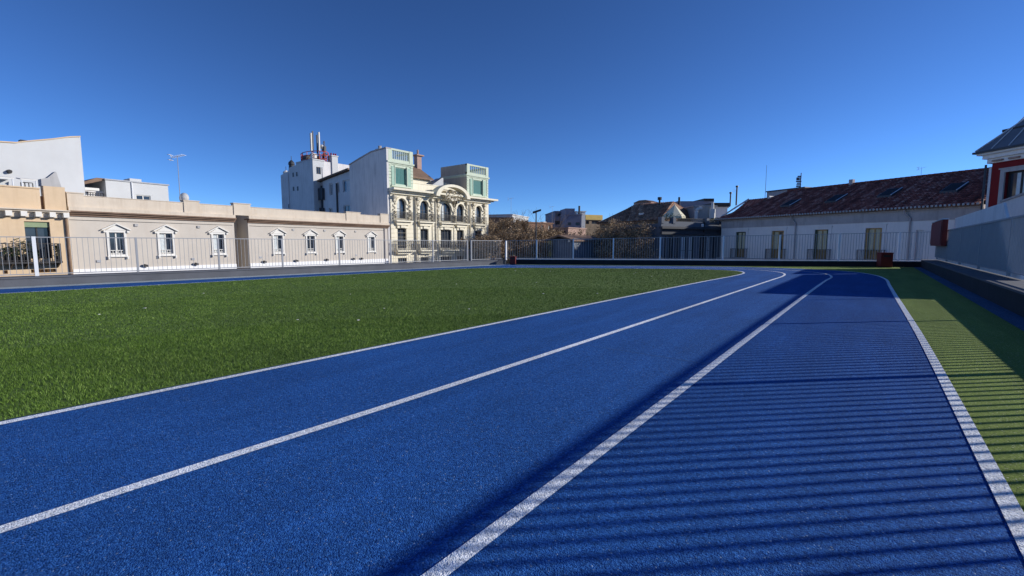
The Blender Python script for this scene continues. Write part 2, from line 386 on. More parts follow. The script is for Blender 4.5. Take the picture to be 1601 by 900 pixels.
l3 = [(-.845,-14),(-.845,0),(-.86,5),(-.87,10),(-.86,13),(-.84,14.7),(-1.05,16.1),(-1.6,17.2),(-2.4,17.9),(-3.4,18.2),(-4.6,18.1),(-6.4,17.4),(-8.7,16.1),(-11.5,14.6),(-12.35,13.4),(-12.9,10)]
l2 = [(-2.06,-14),(-2.05,-4),(-2.02,0),(-1.98,2),(-1.94,7),(-1.91,12),(-1.92,14.6),(-2.2,16.1),(-2.8,17.0),(-3.6,17.45),(-4.8,17.5),(-6.6,16.8),(-8.9,15.4),(-11.0,14.1)]
l1 = [(-3.28,-14),(-3.27,-6),(-3.25,0),(-3.21,3),(-3.15,7),(-3.07,11),(-2.98,13.6),(-3.02,15.0),(-3.3,15.95),(-3.8,16.45),(-4.6,16.5),(-5.6,16.15),(-7.6,15.05),(-10.0,13.6),(-11.1,12.5),(-11.55,11.2),(-11.75,9),(-11.9,5),(-12.0,0),(-12.2,-5),(-12.6,-14)]
S1, S2, S3, S4 = [spline([Vector(p) for p in l]) for l in (l1, l2, l3, l4)]
WL = [Vector((KL(y)+.25, y)) for y in np.linspace(-14, 15.0, 16)]
blue = S4+list(reversed(WL))
sheet('running_track', [(p.x, p.y) for p in blue], .004, M['blue'])
WK = [Vector((KL(y)+.005, y)) for y in np.linspace(-14, 15.3, 16)]
WL = [p+Vector((.5, 0)) for p in WK]
sheet('edge_strip', [(p.x, p.y) for p in WK]+[(p.x, p.y) for p in reversed(WL)], .008, M['pale'])
sheet('gutter_strip', [(1.22,-14),(KR-.002,-14),(KR-.002,CR[1]-.05),(1.22,KF(1.22)-.05)], .004, M['gutter'])
for P in (S1, S2, S3, S4): stripe('lane_line', P, .055, .008, M['line'])
turf = offset(S1, .045)
sheet('turf_base', [(p.x, p.y) for p in turf], .008, M['turfbase'])

# artificial grass blades, one mesh
def inside(poly, X, Y):
    c = np.zeros(len(X), bool); n = len(poly); j = n-1
    for i in range(n):
        xi, yi = poly[i]; xj, yj = poly[j]
        if yi != yj:
            t = ((yi > Y) != (yj > Y)) & (X < (xj-xi)*(Y-yi)/(yj-yi)+xi); c ^= t
        j = i
    return c
def make_grass():
    rs = np.random.RandomState(5); tp = [(p.x, p.y) for p in offset(S1, .055)]
    parts = []
    for (dmin, dmax, dens, hh, ww, ymin) in ((0, 5.5, 12000, .018, .0032, -.3), (5.5, 9, 4800, .015, .005, -.6), (9, 22, 2200, .011, .009, -1.2), (3, 12, 500, .03, .012, -4)):
        area = 10*(17.5-ymin); n = int(area*dens)
        X = rs.uniform(-13, -2.9, n); Y = rs.uniform(ymin, 17.2, n)
        d = np.hypot(X, Y); k = (d >= dmin) & (d < dmax)
        if ymin == -4: k &= Y < -.5
        else: k &= (Y > -1.0)
        X = X[k]; Y = Y[k]; k = inside(tp, X, Y); X = X[k]; Y = Y[k]; n = len(X)
        parts.append((X, Y, hh*rs.uniform(.55, 1.25, n), ww*rs.uniform(.7, 1.3, n)))
    X, Y, H, W_ = [np.concatenate(a) for a in zip(*parts)]; n = len(X)
    clump = np.sin(X*7.1+np.sin(Y*3.3)*2)*np.sin(Y*6.3+np.sin(X*4.1)*2)
    H = H*(1+.18*clump); a = rs.uniform(0, 2*np.pi, n); la = rs.uniform(0, 2*np.pi, n); lm = H*rs.uniform(.1, .9, n)
    V = np.zeros((n, 3, 3), np.float32)
    V[:,0,0] = X-np.cos(a)*W_/2; V[:,0,1] = Y-np.sin(a)*W_/2; V[:,1,0] = X+np.cos(a)*W_/2; V[:,1,1] = Y+np.sin(a)*W_/2
    V[:,0,2] = V[:,1,2] = .008; V[:,2,0] = X+np.cos(la)*lm; V[:,2,1] = Y+np.sin(la)*lm; V[:,2,2] = .008+H
    me = bpy.data.meshes.new('artificial_grass'); me.vertices.add(3*n); me.vertices.foreach_set('co', V.ravel())
    me.loops.add(3*n); me.loops.foreach_set('vertex_index', np.arange(3*n, dtype=np.int32))
    me.polygons.add(n); me.polygons.foreach_set('loop_start', np.arange(0, 3*n, 3, dtype=np.int32))
    me.update(); me.validate()
    at_ = me.attributes.new('tone', 'FLOAT', 'FACE'); at_.data.foreach_set('value', (rs.rand(n)*.8+.2*(clump*.5+.5)).astype(np.float32))
    m, t, b = new_mat('turf_fibre'); L = t.links.new
    A = N(t, 'ShaderNodeAttribute', attribute_name='tone'); cr = N(t, 'ShaderNodeValToRGB'); e = cr.color_ramp
    e.elements[0].color = (.042, .09, .008, 1); e.elements[1].color = (.25, .36, .085, 1); k = e.elements.new(.7); k.color = (.10, .18, .024, 1)
    L(A.outputs['Fac'], cr.inputs[0])
    tc = N(t, 'ShaderNodeTexCoord'); nn = N(t, 'ShaderNodeTexNoise', inp={'Scale': .7, 'Detail': 5}); L(tc.outputs['Object'], nn.inputs['Vector'])
    r = N(t, 'ShaderNodeMapRange', inp={'From Min': .3, 'From Max': .7, 'To Min': .82, 'To Max': 1.18}); L(nn.outputs['Fac'], r.inputs['Value'])
    s_ = N(t, 'ShaderNodeVectorMath', operation='SCALE'); L(cr.outputs[0], s_.inputs[0]); L(r.outputs[0], s_.inputs['Scale']); L(s_.outputs[0], b.inputs['Base Color'])
    b.inputs['Roughness'].default_value = .6; b.inputs['Specular IOR Level'].default_value = .2
    me.materials.append(m)
    o = bpy.data.objects.new('artificial_grass', me); COL.objects.link(o); lab(o, 'short green artificial grass of the infield', 'grass', kind='stuff')
make_grass()
mb = MB()
for i in range(26):
    x = R.uniform(-11.5, -3.6); y = R.uniform(.8, 14)
    r = R.uniform(.012, .022); mb.prism([(x+r*math.cos(k*1.25+i)*R.uniform(.6,1.2), y+r*math.sin(k*1.25+i)*R.uniform(.6,1.2)) for k in range(5)], 'z', .034, .038)
lab(mb.build('paper_scraps', M['white']), 'tiny white scraps scattered over the green turf', 'litter', kind='stuff')

# ------------------------------------------------------------------ kerb walls and bar fences
def kerb(name, label, P, Q, wd, h, m, cop=None, side=1):
    d = Vector((Q[0]-P[0], Q[1]-P[1])); L = d.length; d /= L; nrm = Vector((-d.y, d.x))*side
    c = ((P[0]+Q[0])/2+nrm.x*wd/2, (P[1]+Q[1])/2+nrm.y*wd/2)
    root = empty(name, (c[0], c[1], 0), math.atan2(d.y, d.x), label, 'low wall')
    s = side
    MB().box(-L/2, L/2, -wd/2, wd/2, -.002, h-.03).build('wall', M[m], root)
    b = MB(); n = int(L/2.0)
    for i in range(n): b.box(-L/2+L*i/n+.002, -L/2+L*(i+1)/n-.002, -wd/2-.02, wd/2+.02, h-.03, h)
    b.build('coping', M[cop or m], root)
    return root
kerb('parapet_wall', 'low grey rendered wall along the left edge of the blue track', (KL(-14),-14), CL, .5, .2, 'grey', side=1)
kerb('parapet_wall', 'low black wall across the far end of the track', (CL[0]+.01,CL[1]+.3), (KR+.3,KF(KR)+.17), .4, .235, 'black', 'coping', side=1)
kerb('parapet_wall', 'low black wall along the right side beside the blue grey strip', (KR,-14), (KR,CR[1]-.02), .5, .3, 'black', 'grey', side=-1)

def fence(label, P, Q, posts, zb, zt, zt2=None, gap=.1, bar=.012, pw=.04, rail=.018, frame_ends=False, pmat='gmetal', bold=(), lowrail=True, group=None):
    d = Vector((Q[0]-P[0], Q[1]-P[1])); L = d.length; d /= L; zt2 = zt if zt2 is None else zt2
    root = empty('bar_fence', (P[0], P[1], 0), math.atan2(d.y, d.x), label, 'fence', group)
    top = lambda s: zt+(zt2-zt)*s/L
    for i_, s in enumerate(posts):
        q = .030 if i_ in bold else pw/2
        MB().box(s-q, s+q, -q, q, zb-.03, top(s)+.004).build('post', M['wmetal' if i_ in bold else pmat], root)
    r = MB(); ps = [0]+[p for p in posts if 0.05 < p < L-.05]+[L]
    def beam(a, b, z0a, z0b, th, hw):
        r.prism([(a, z0a), (b, z0b), (b, z0b+th), (a, z0a+th)], 'y', -hw, hw)
    for i in range(len(ps)-1):
        beam(ps[i]+pw/2, ps[i+1]-pw/2, top(ps[i])-rail, top(ps[i+1])-rail, rail, .018)
        if lowrail: beam(ps[i]+pw/2, ps[i+1]-pw/2, zb+.03, zb+.03, .02, .012)
    r.build('rail', M['gmetal'], root)
    for i in range(len(ps)-1):
        b = MB(); a, c = ps[i]+pw/2, ps[i+1]-pw/2; n = max(2, round((c-a)/gap))
        for k in range(1, n):
            x = a+(c-a)*k/n; b.box(x-bar/2, x+bar/2, -bar/2, bar/2, zb+(.05 if lowrail else 0), top(x)-rail+.003)
        b.build('bar_panel', M['gmetal'], root)
    return root
# left fence (set on the kerb) : x = -13.95 + .0686 y
LX = lambda y: -14.02+.0686*y
k_ = math.hypot(1, .0686); y0 = -8.
fence('white bar fence along the left kerb in front of the beige building', (LX(y0), y0), (LX(13.6), 13.6),
      [(y-y0)*k_ for y in (-7.3,-5.6,-3.9,-2.2,-.45,1.3,2.98,4.68,6.3,8.05,9.95,11.8,13.57)],   .2, 1.03, gap=.09, bar=.0075, bold=(5,))
fence('short framed fence piece at the left far corner of the terrace', (LX(13.75), 13.75), (-12.9, 15.6), [.02, 2.08], .2, 1.04, gap=.09, bar=.009, bold=(1,))
# far fence
fd = Vector((1, .5626)).normalized(); fo = Vector((-fd.y, fd.x))*.27
F0 = Vector((-12.70, KF(-12.70)))+fo; F1 = Vector((1.9, KF(1.9)))+fo
FL = (F1-F0).length
ps = [((x-F0.x)/fd.x) for x in (-11.61,-10.22,-8.74,-7.06,-4.88,-3.0,-1.1,.75)]
fence('long bar fence with white posts behind the far black wall', F0, F1, ps, .235, 1.04, 1.36, gap=.1, pw=.055, pmat='wmetal')
# right fence
fence('tall bar fence along the right side whose shadow stripes the track', (1.75, -6), (1.75, 22.6),
      [p+6 for p in (-5.55,-2.82,-.09,2.65,5.41,8.16,10.9,13.65,16.4,19.1,21.85)], .38, 1.315, gap=.1, bar=.017, pw=.045, rail=.03)
s = MB().prism([(10.5,.32),(18.88,.32),(18.88,1.64),(12.4,1.64)], 'x', 1.83, 1.87).build('privacy_screen', M['screen'])
lab(s, 'greyish white sheet screen with a slanted near end behind the right bar fence', 'screen')
s = MB().box(1.83, 1.87, 18.9, 22.6, .32, 1.05).build('privacy_screen', M['screen'])
lab(s, 'low white panel behind the bars below the dark red cabinet', 'screen')
rb = empty('red_cabinet', (1.64, 20.65, .82), 0, 'dark red wall cabinet mounted on the bar fence in the far right corner', 'cabinet')
MB().box(-.06, .07, -1.65, 1.65, 0, .80).build('body', M['redmetal'], rb, bevel=.01)
MB().box(-.075, -.062, -1.58, 1.58, .06, .74).build('door', M['redmetal'], rb)
MB().box(-.08, .08, -1.69, 1.69, .80, .83).build('lid', M['coping'], rb)

def bin_(x, y, wd, h, rz, label):
    r = empty('litter_bin', (x, y, .004), rz, label, 'litter bin')
    MB().box(-wd/2, wd/2, -wd/2, wd/2, .03, h*.93).build('body', M['redmetal'], r, bevel=.012)
    MB().box(-wd/2-.012, wd/2+.012, -wd/2-.012, wd/2+.012, h*.93, h).build('lid', M['redmetal'], r, bevel=.012)
    MB().box(-wd/2+.02, wd/2-.02, -wd/2+.02, wd/2-.02, 0, .03).build('base', M['iron'], r)
    MB().box(-wd*.3, wd*.3, -wd/2-.006, -wd/2+.003, h*.7, h*.82).build('slot', M['iron'], r)
gx, gy, _ = at(1386, 382, 17.4)
bin_(gx-.02, gy-.1, .38, .56, .35, 'brownish red metal bin against the far black wall at right')
gx, gy, _ = at(792, 382, 19.7)
bin_(-12.05, 15.28, .24, .36, .5, 'small dark red bin where grey and black walls meet')

# ------------------------------------------------------------------ beige single-storey-over-street building, left
A = Frame.cam((182, 28), (580, 44.6))
ra = A.root('stucco_building', 'long pinkish beige rendered building with seven pedimented windows behind the left fence', 'building')
XC = [A.x(p) for p in (183, 260, 342, 435, 486, 531, 580.5)]
WZ0, WZ1 = .26, 1.60
halfw = .36
H1 = [(c-halfw, c+halfw, WZ0, WZ1) for c in XC[:3]]; H2 = [(c-halfw, c+halfw, WZ0, WZ1) for c in XC[3:]]
RX0, RX1 = A.x(367.5), A.x(389)
XE = A.x(606)
b = MB(); b.shell(A.x(110), RX0, 0, 9, BASE, 3.3, H1, .17); b.shell(RX1, XE, -.02, 9, BASE, 3.3, H2, .17); b.box(RX0+.001, RX1-.001, 1.6, 8.9, BASE, 3.29)
b.build('wall', M['beige'], ra)
b = MB()
for a, c, y in ((A.x(110), RX0, 0), (RX1, XE, -.02)): b.box(a+.002, c-.002, y-.06, y-.001, BASE+.01, -.57)
b.build('plinth', M['plinth'], ra)
b = MB()
for a, c, y in ((A.x(110), RX0+.05, 0), (RX1-.05, XE+.1, -.02)):
    b.box(a, c, y-.34, y+.4, 2.72, 2.80); b.box(a, c, y-.22, y-.002, 2.62, 2.72); b.box(a, c, y-.10, y-.002, 2.50, 2.62)
b.build('cornice', M['brown'], ra)
b = MB()
for a, c, y in ((A.x(110), RX0+.02, 0), (RX1-.03, XE+.06, -.02)):
    b.box(a, c, y-.26, y-.001, 2.802, 3.02); b.box(a, c, y-.10, y+.18, 3.022, 3.66)
b.build('parapet', M['beige2'], ra)
b = MB()
for a, c, y, z in ((A.x(110), A.x(136), 0, 3.78), (A.x(290), A.x(314), 0, 3.80), (A.x(367), A.x(393), 0, 3.86), (A.x(541), A.x(563), -.02, 3.82), (A.x(594), XE+.06, -.02, 3.86)):
    b.box(a, c, y-.16, y+.24, 3.024, z); b.box(a-.04, c+.04, y-.2, y+.28, z, z+.06)
for a, c, y in ((A.x(110), RX0, 0), (RX1, XE, -.02)): b.box(a, c, y-.13, y+.21, 3.662, 3.70)
b.build('parapet_pier', M['beige2'], ra)
for i, c in enumerate(XC):
    y = 0 if i < 3 else -.02
    w_ = halfw
    b = MB()
    b.box(c-w_-.12, c-w_, y-.05, y-.001, WZ0-.1, WZ1+.12); b.box(c+w_, c+w_+.12, y-.05, y-.001, WZ0-.1, WZ1+.12)
    b.box(c-w_, c+w_, y-.05, y-.001, WZ1, WZ1+.12)
    b.box(c-w_-.16, c+w_+.16, y-.12, y-.001, WZ0-.16, WZ0-.1); b.box(c-w_, c+w_, y-.05, y-.001, WZ0-.1, WZ0)
    o = b.build('window_surround', M['white'], ra)
    b = MB(); z = WZ1+.13
    b.prism([(c-w_-.12, z), (c+w_+.12, z), (c, z+.36)], 'y', y-.06, y-.001)
    for sg in (-1, 1):
        b.prism([(c+sg*(w_+.34), z-.02), (c+sg*(w_+.34), z+.05), (c, z+.44), (c, z+.36)], 'y', y-.17, y-.003)
        MB().box(c+sg*(w_+.2)-.06, c+sg*(w_+.2)+.06, y-.13, y-.002, z-.14, z-.021).build('bracket', M['white'], ra)
        MB().box(c+sg*(w_+.1)-.04, c+sg*(w_+.1)+.04, y-.14, y-.001, WZ0-.28, WZ0-.165).build('bracket', M['white'], ra)
    b.build('pediment', M['white'], o)
    window(ra, c-w_+.002, c+w_-.002, WZ0+.002, WZ1-.002, y+.11, 'white', 2, 1, .055, curtain=((0, .46) if i not in (0, 4) else None))
    b = MB(); railing(b, c-w_+.02, c+w_-.02, y+.07, WZ0+.01, WZ0+.26, .12, .012); b.build('window_guard', M['white'], ra)
for px in (224, 303.5, 411, 461, 509, 551, 563.5):
    s_ = A.x(px); X, Y, Z = A.world(s_, -.12, -.47)
    r = empty('floodlight', (X, Y, Z), A.rz, 'small dark floodlight low on the beige wall, %s' % {224:'nearest to the left', 303.5:'below and between second and third windows', 411:'just right of the dark recess', 461:'between the fourth and fifth windows', 509:'between the fifth and sixth windows', 551:'right of the sixth window', 563.5:'left of the last window'}[px], 'floodlight', 'floodlights along the beige wall')
    MB().prism([(-.1, -.04), (.1, -.1), (.12, .03), (-.08, .1)], 'y', -.12, .03).build('lamp_head', M['iron'], r)
    MB().box(-.03, .03, .03, .115, -.05, .05).build('bracket', M['iron'], r)
# downpipe in recess
MB().tube((RX0+.12, 1.52, BASE), (RX0+.12, 1.52, 2.6), .05).build('downpipe', M['brown'], ra)
b = MB(); b.tube((XE-.42, -.08, BASE), (XE-.42, -.08, 2.5), .045); b.build('downpipe', M['wband'], ra)

# ------------------------------------------------------------------ tan building at the far left
T = Frame(A.world(0, -.35, 0)[:2], A.u)
rt = T.root('tan_building', 'tan rendered building with dentil cornice and a cluttered balcony at the far left', 'building')
TE = T.x(109); TS = -9.5
dx0, dx1 = T.x(41), T.x(80.5)
dz0, dz1 = .1, 2.1
b = MB().shell(TS, TE, 0, 9, BASE, 2.32, [(dx0, dx1, dz0, dz1)] + [(T.x(p)-.05, T.x(p)+.13, -.66, -.48) for p in (46.5, 51.5, 56.5, 62, 68, 74, 80, 2)], .3)
b.build('wall', M['tan'], rt)
b = MB(); b.box(TS, TE+.02, -.30, .5, 2.62, 2.70); b.box(TS, TE+.01, -.12, -.001, 2.325, 2.62); b.box(TS, TE+.05, -.42, .5, 2.70, 2.76)
b.build('cornice', M['beige2'], rt)
b = MB(); p = T.x(104)
while p > TS: b.box(p-.1, p+.14, -.38, -.121, 2.36, 2.62); p -= T.x(104)-T.x(83)
b.build('dentil', M['white'], rt)
b = MB(); b.box(TS, T.x(70), 0, .3, 2.762, 3.86); b.box(TS, T.x(70)+.02, -.05, .35, 3.86, 3.93); b.box(T.x(76), TE, -.02, .5, 2.762, 4.05)
b.build('parapet', M['tan'], rt)
b = MB(); xx = T.x(76)
b.prism([(T.x(74), 4.05), (TE-.12, 4.05), (T.x(98.5), 4.85), (T.x(97), 4.88), (T.x(84), 4.50), (T.x(74), 4.42)], 'y', .0, .6); b.build('chimney_stack', M['concrete'], rt)
MB().box(T.x(70)+.002, T.x(76)-.002, .2, .28, 2.762, 3.5).build('dark_gap_panel', M['brown'], rt)
window(rt, dx0+.002, dx1-.002, dz0, dz1-.001, .22, 'iron', 2, 1, .05, name='balcony_door')
MB().box(dx0+.01, dx1-.01, .10, .15, dz1-.30, dz1-.003).build('roller_blind', M['lgreen'], rt)
bx0, bx1 = T.x(-60), T.x(89)
b = MB().box(bx0, bx1, -.75, -.002, -.14, -.04)
for p in (12, 36, 86):
    x = T.x(p); b.prism([(-.7, -.14), (-.002, -.14), (-.002, -.42), (-.06, -.42)], 'x', x-.03, x+.03)
o = b.build('balcony', M['iron'], rt)
b = MB(); railing(b, bx0+.03, bx1-.03, -.72, -.04, .93, .12, .012, side=.7); b.build('railing', M['iron'], o)
# bric-a-brac hanging on the balcony rail: pots with plants
for i, (px, s_, hh) in enumerate(((6, .5, .5), (16, .6, .45), (28, .7, .95), (37, .6, .8), (50, .3, .3), (84, .3, .6))):
    x = T.x(px); X, Y, Z = T.world(x, -.45, -.04)
    r = empty('potted_plant', (X, Y, Z), T.rz, ['low bushy potted plant at the left edge of the dark balcony', 'second potted plant from the left on the dark balcony', 'tall bushy potted plant in the middle of the dark balcony', 'leafy potted plant left of the balcony door', 'little potted plant in front of the balcony door', 'slim potted plant at the right end of the dark balcony'][i], 'potted plant', 'plants on the tan building balcony')
    MB().tube((0, 0, 0), (0, 0, .28), .11, .15, 10).build('pot', M['iron'], r)
    b = MB(); rr = random.Random(i)
    for k in range(90):
        a = rr.uniform(0, 6.28); q = rr.uniform(0, s_*.45); z = .25+rr.random()**.8*hh; x_, y_ = q*math.cos(a), q*math.sin(a)*.5
        sz = rr.uniform(.05, .1); a2 = rr.uniform(0, 6.28)
        b.poly([(x_-sz*math.cos(a2), y_-sz*math.sin(a2), z-sz*.4), (x_+sz*.3, y_-sz*.5, z), (x_+sz*math.cos(a2), y_+sz*math.sin(a2), z+sz*.6), (x_-sz*.4, y_+sz*.4, z+sz*.2)])
    b.build('foliage', M['plant'], r)
b = MB(); b.tube((T.x(108), -.08, BASE), (T.x(106), -.08, 2.3), .045); b.build('downpipe', M['brown'], rt)

# white blank gable behind, far left
Wg = Frame(A.world(0, 8, 0)[:2], A.u)
rw = Wg.root('white_building', 'tall blank white rendered gable wall rising behind the tan building', 'building')
pr = [Wg.p(-60, 226), Wg.p(0, 222), Wg.p(25, 223.5), Wg.p(45, 221), Wg.p(80, 218), Wg.p(108, 214.5), Wg.p(125.5, 214)]
x1 = pr[-1][0]
MB().prism([(pr[0][0]-3, BASE), (x1, BASE), (x1, pr[-1][1])]+list(reversed(pr[:-1]))+[(pr[0][0]-3, pr[0][1])], 'y', 0, 7).build('wall', M['bwhite'], rw)
b = MB()
for i in range(1, len(pr)): b.prism([(pr[i-1][0], pr[i-1][1]), (pr[i][0], pr[i][1]), (pr[i][0], pr[i][1]+.07), (pr[i-1][0], pr[i-1][1]+.07)], 'y', -.08, .5)
b.build('coping', M['tan'], rw)
x, z = Wg.p(14.5, 268); MB().tube((x, -.25, z), (x, -.003, z), .1, .14, 8).build('wall_lamp', M['iron'], rw)
x, z = Wg.p(41, 221.5); MB().box(x-.25, x+.2, .1, .6, z, z+.12).build('ridge_vent', M['iron'], rw)
# awnings on the roof terrace of the tan building
Ta = Frame(A.world(0, 2.2, 0)[:2], A.u)
for i, (a, c) in enumerate(((-30, 32), (42, 68))):
    x0 = Ta.x(a); x1_ = Ta.x(c); z = Ta.p(20, 276)[1]
    r = empty('terrace_awning', Ta.world(x0, 0, 3.3), Ta.rz, ['white flat awning on the tan roof terrace at the left edge', 'short white awning over dark lattice beside the tan chimney block'][i], 'awning', 'awnings on the tan roof terrace')
    w_ = x1_-x0
    MB().prism([(-.02, z-3.42), (.9, z-3.30), (.9, z-3.24), (-.02, z-3.36)], 'x', 0, w_).build('canopy', M['white'], r)
    b = MB()
    for q in (.05, w_-.05): b.tube((q, .03, 0), (q, .03, z-3.42), .03)
    b.build('post', M['wmetal'], r)
    if i == 0: MB().box(.1, w_-.1, .6, .68, 0, z-3.42).build('back_panel', M['bwhite'], r)
    else:
        b = MB(); railing(b, .1, w_-.1, .5, 0, z-3.5, .13, .02); b.build('lattice', M['iron'], r)

# small white rooftop house behind the beige building
S = Frame(A.world(0, 12, 0)[:2], A.u)
rs_ = S.root('rooftop_house', 'low white rooftop house behind the beige parapet, left of the aerial', 'house')
x0, x1 = S.x(173), S.x(269); zt = S.p(220, 286)[1]
wx0, wz1 = S.p(212, 304); wx1, wz0 = S.p(236, 317)
b = MB().shell(x0, x1, 0, 5, BASE, zt, [(wx0, wx1, wz0, wz1)], .12); b.box(S.x(213), S.x(231), .3, 1.6, zt, zt+.35)
b.build('wall', M['bwhite'], rs_)
b = MB(); b.box(x0-.05, x1+.08, -.08, 5, zt, zt+.1); b.build('coping', M['flash'], rs_)
window(rs_, wx0+.002, wx1-.002, wz0+.002, wz1-.002, .06, 'white', 2, name='window')
b = MB(); x = S.x(213); b.tube((x, -.06, 3), (x, -.06, zt), .04); b.build('downpipe', M['wmetal'], rs_)
b = MB().box(S.x(135), x0-.002, .6, 5, BASE, zt-.9); b.build('porch_wall', M['gwhite'], rs_)
b = MB(); xa, xb = S.x(133), x0
b.prism([(xa, zt-.45), (xb-.5, zt+.12), (xb, zt+.12), (xb, zt-.02), (xa, zt-.6)], 'y', .1, 5); b.build('roof', M['brown'], rs_)
b = MB().box(S.x(138), S.x(160), -.35, .09, zt-.95, zt-.75); b.build('awning', M['white'], rs_)
b = MB(); railing(b, S.x(138), S.x(170), .3, zt-2.0, zt-1.05, .15, .02); b.build('railing', M['iron'], rs_)

def yagi(name, X, Y, z0, z1, label, dish=False, s=1., head=0.):
    r = empty(name, (X, Y, z0), YAW, label, 'tv aerial', None)
    h = z1-z0
    MB().tube((0, 0, 0), (0, 0, h), .03*s, .02*s).build('mast', M['gmetal'], r)
    b = MB(); hz = h-.1
    b.tube((-.45*s, 0, hz-.1*s), (.55*s, .1*s, hz+.12*s), .018*s)
    for k in range(9):
        t = -.4+k*.115; b.tube((t*s, -.28*s, hz+t*.22*s), (t*s, .28*s, hz+t*.22*s), .012*s, n=4)
    for k in (-1, 1): b.tube((-.45*s, 0, hz-.1*s), (-.62*s, .05, hz-.1*s+k*.25*s), .02*s); b.box(-.64*s, -.5*s, -.25*s, .25*s, hz-.1*s+k*.2*s, hz-.08*s+k*.2*s)
    b.build('aerial', M['wmetal'], r)
    return r
B2 = Frame(A.world(0, 5, 0)[:2], A.u)
x, z = B2.p(277, 242); X, Y, _ = B2.world(x, 0, 0)
yagi('tv_aerial', X, Y, 3.3, z, 'tall thin tv aerial with white head above the beige parapet', s=.95)
x, z = B2.p(283, 309); X, Y, _ = B2.world(x, 0, 0)
r = empty('satellite_dish', (X, Y, 3.3), A.rz+.5, 'white satellite dish seen edge-on at the foot of the tall aerial', 'satellite dish')
MB().tube((0, 0, 0), (0, 0, z-3.3), .03).build('stand', M['gmetal'], r)
b = MB()
for k in range(4):
    r0, r1 = .1+.1*k, .1+.1*(k+1)
    b.tube((0.05*k*k*.3, -.05, z-3.3+.0), (0.05*(k+1)**2*.3, -.05, z-3.3), .0+.1*k+.01, .1*(k+1)+.01, 20, cap=False)
b.tube((0, -.05, z-3.3), (.4, -.1, z-3.25), .012); b.build('dish', M['white'], r)

# ------------------------------------------------------------------ ornate apartment building
OF = Frame((-41.66, 31.1), (0, 1))            # local x = world y - 31.1
ro = OF.root('ornate_apartment_building', 'ornate cream stone apartment building with two mint green roof pavilions', 'apartment building')
x1 = OF.x(764)
cols = [OF.x(629), OF.x(664), OF.x(697.5), OF.x(720), OF.x(748)]
hw = [.62, .62, .95, .62, .62]
zs = {'top': (3.75, 5.95), 'mid': (.45, 2.62), 'low': (-2.6, -.62)}
holes = []
for c, h in zip(cols, hw):
    for k in ('top', 'mid', 'low'): holes.append((c-h, c+h)+zs[k])
MB().shell(0, x1, 0, 7.35, BASE, 6.55, holes, .35).build('wall', M['stone'], ro)
# pilaster strips, quoins and recessed bay
px_ = [0.05, OF.x(648), OF.x(653), OF.x(676), OF.x(685), OF.x(709.5), OF.x(731), OF.x(736), x1-.75]
for i, x in enumerate(px_):
    wd = .55 if i in (0, 8) else .38
    z = BASE+.5; b = MB()
    while z < 6.3: b.box(x, x+wd, -.08, -.002, z, z+.44); z += .47
    b.build('quoin', M['stone'], ro)
b = MB()
for p in (649.8, 733.5): x = OF.x(p); b.tube((x, -.16, BASE), (x, -.16, 6.3), .09)
b.tube((OF.x(681), -.12, BASE), (OF.x(681), -.12, 6.3), .12)
b.build('downpipe', M['stoned'], ro)
b = MB()
z = BASE+1
while z < 3.4:
    b.box(.62, px_[1]-.02, -.035, -.003, z, z+.02); b.box(px_[7]+.4, px_[8]-.02, -.035, -.003, z, z+.02); z += .47
b.build('string_course', M['stoned'], ro)
for i, (c, h) in enumerate(zip(cols, hw)):
    for k in ('top', 'mid', 'low'):
        z0, z1 = zs[k]
        window(ro, c-h+.003, c+h-.003, z0+.003, z1-.003, .24, 'dark' if k != 'low' else 'iron', 2 if i != 2 else 4, 2, .06, curtain=((.12, .45) if k == 'top' and i in (0, 2, 4) else None))
    # arch head of the top window
    z1 = zs['top'][1]; b = MB(); n = 8; zc = z1-h*.95
    for sg in (-1, 1):
        pts = [(c+sg*h, z1)]+[(c+sg*h*math.cos(t*math.pi/2/n), zc+h*.93*math.sin(t*math.pi/2/n)) for t in range(n+1)]+[(c, z1)]
        b.prism(pts, 'y', .02, .20)
    for t in range(14):
        a0 = math.pi*t/14; a1 = math.pi*(t+1)/14
        b.prism([(c+(h+.02)*math.cos(a0), zc+(h+.02)*math.sin(a0)), (c+(h+.24)*math.cos(a0), zc+(h+.24)*math.sin(a0)), (c+(h+.24)*math.cos(a1), zc+(h+.24)*math.sin(a1)), (c+(h+.02)*math.cos(a1), zc+(h+.02)*math.sin(a1))], 'y', -.14, -.004)
    b.build('arch_head', M['stone'], ro)
    # carved swags either side of the arch
    rr = random.Random(40+i)
    for sg in (-1, 1):
        b = MB()
        for k in range(26):
            t = k/26; x = c+sg*(h+.45+.18*math.sin(k*1.3)); z = 6.2-2.6*t
            r = rr.uniform(.06, .15); b.tube((x+rr.uniform(-.08, .08), -.16, z), (x+rr.uniform(-.1, .1), -.02, z+.05), r*.4, r, 6)
        b.box(c+sg*(h+.45)-.18, c+sg*(h+.45)+.18, -.42, -.003, 5.95, 6.25)
        b.box(c+sg*(h+.45)-.13, c+sg*(h+.45)+.13, -.25, -.003, 5.6, 5.949)
        b.build('carved_ornament', M['stoned'], ro)
    # lintel hood over the mid window
    b = MB(); b.box(c-h-.1, c+h+.1, -.16, -.004, 2.68, 3.02); b.box(c-h-.28, c+h+.28, -.34, -.003, 3.02, 3.10); b.box(c-h*.5, c+h*.5, -.28, -.161, 2.72, 2.98)
    b.build('hood', M['stone'], ro)
    e = .55 if i != 2 else .3
    balcony(ro, c-h-e, c+h+e, 3.52, .62, .95, 'stone')
    balcony(ro, c-h-e-.05, c+h+e+.05, .22, .85, 1.05, 'stone', belly=True)
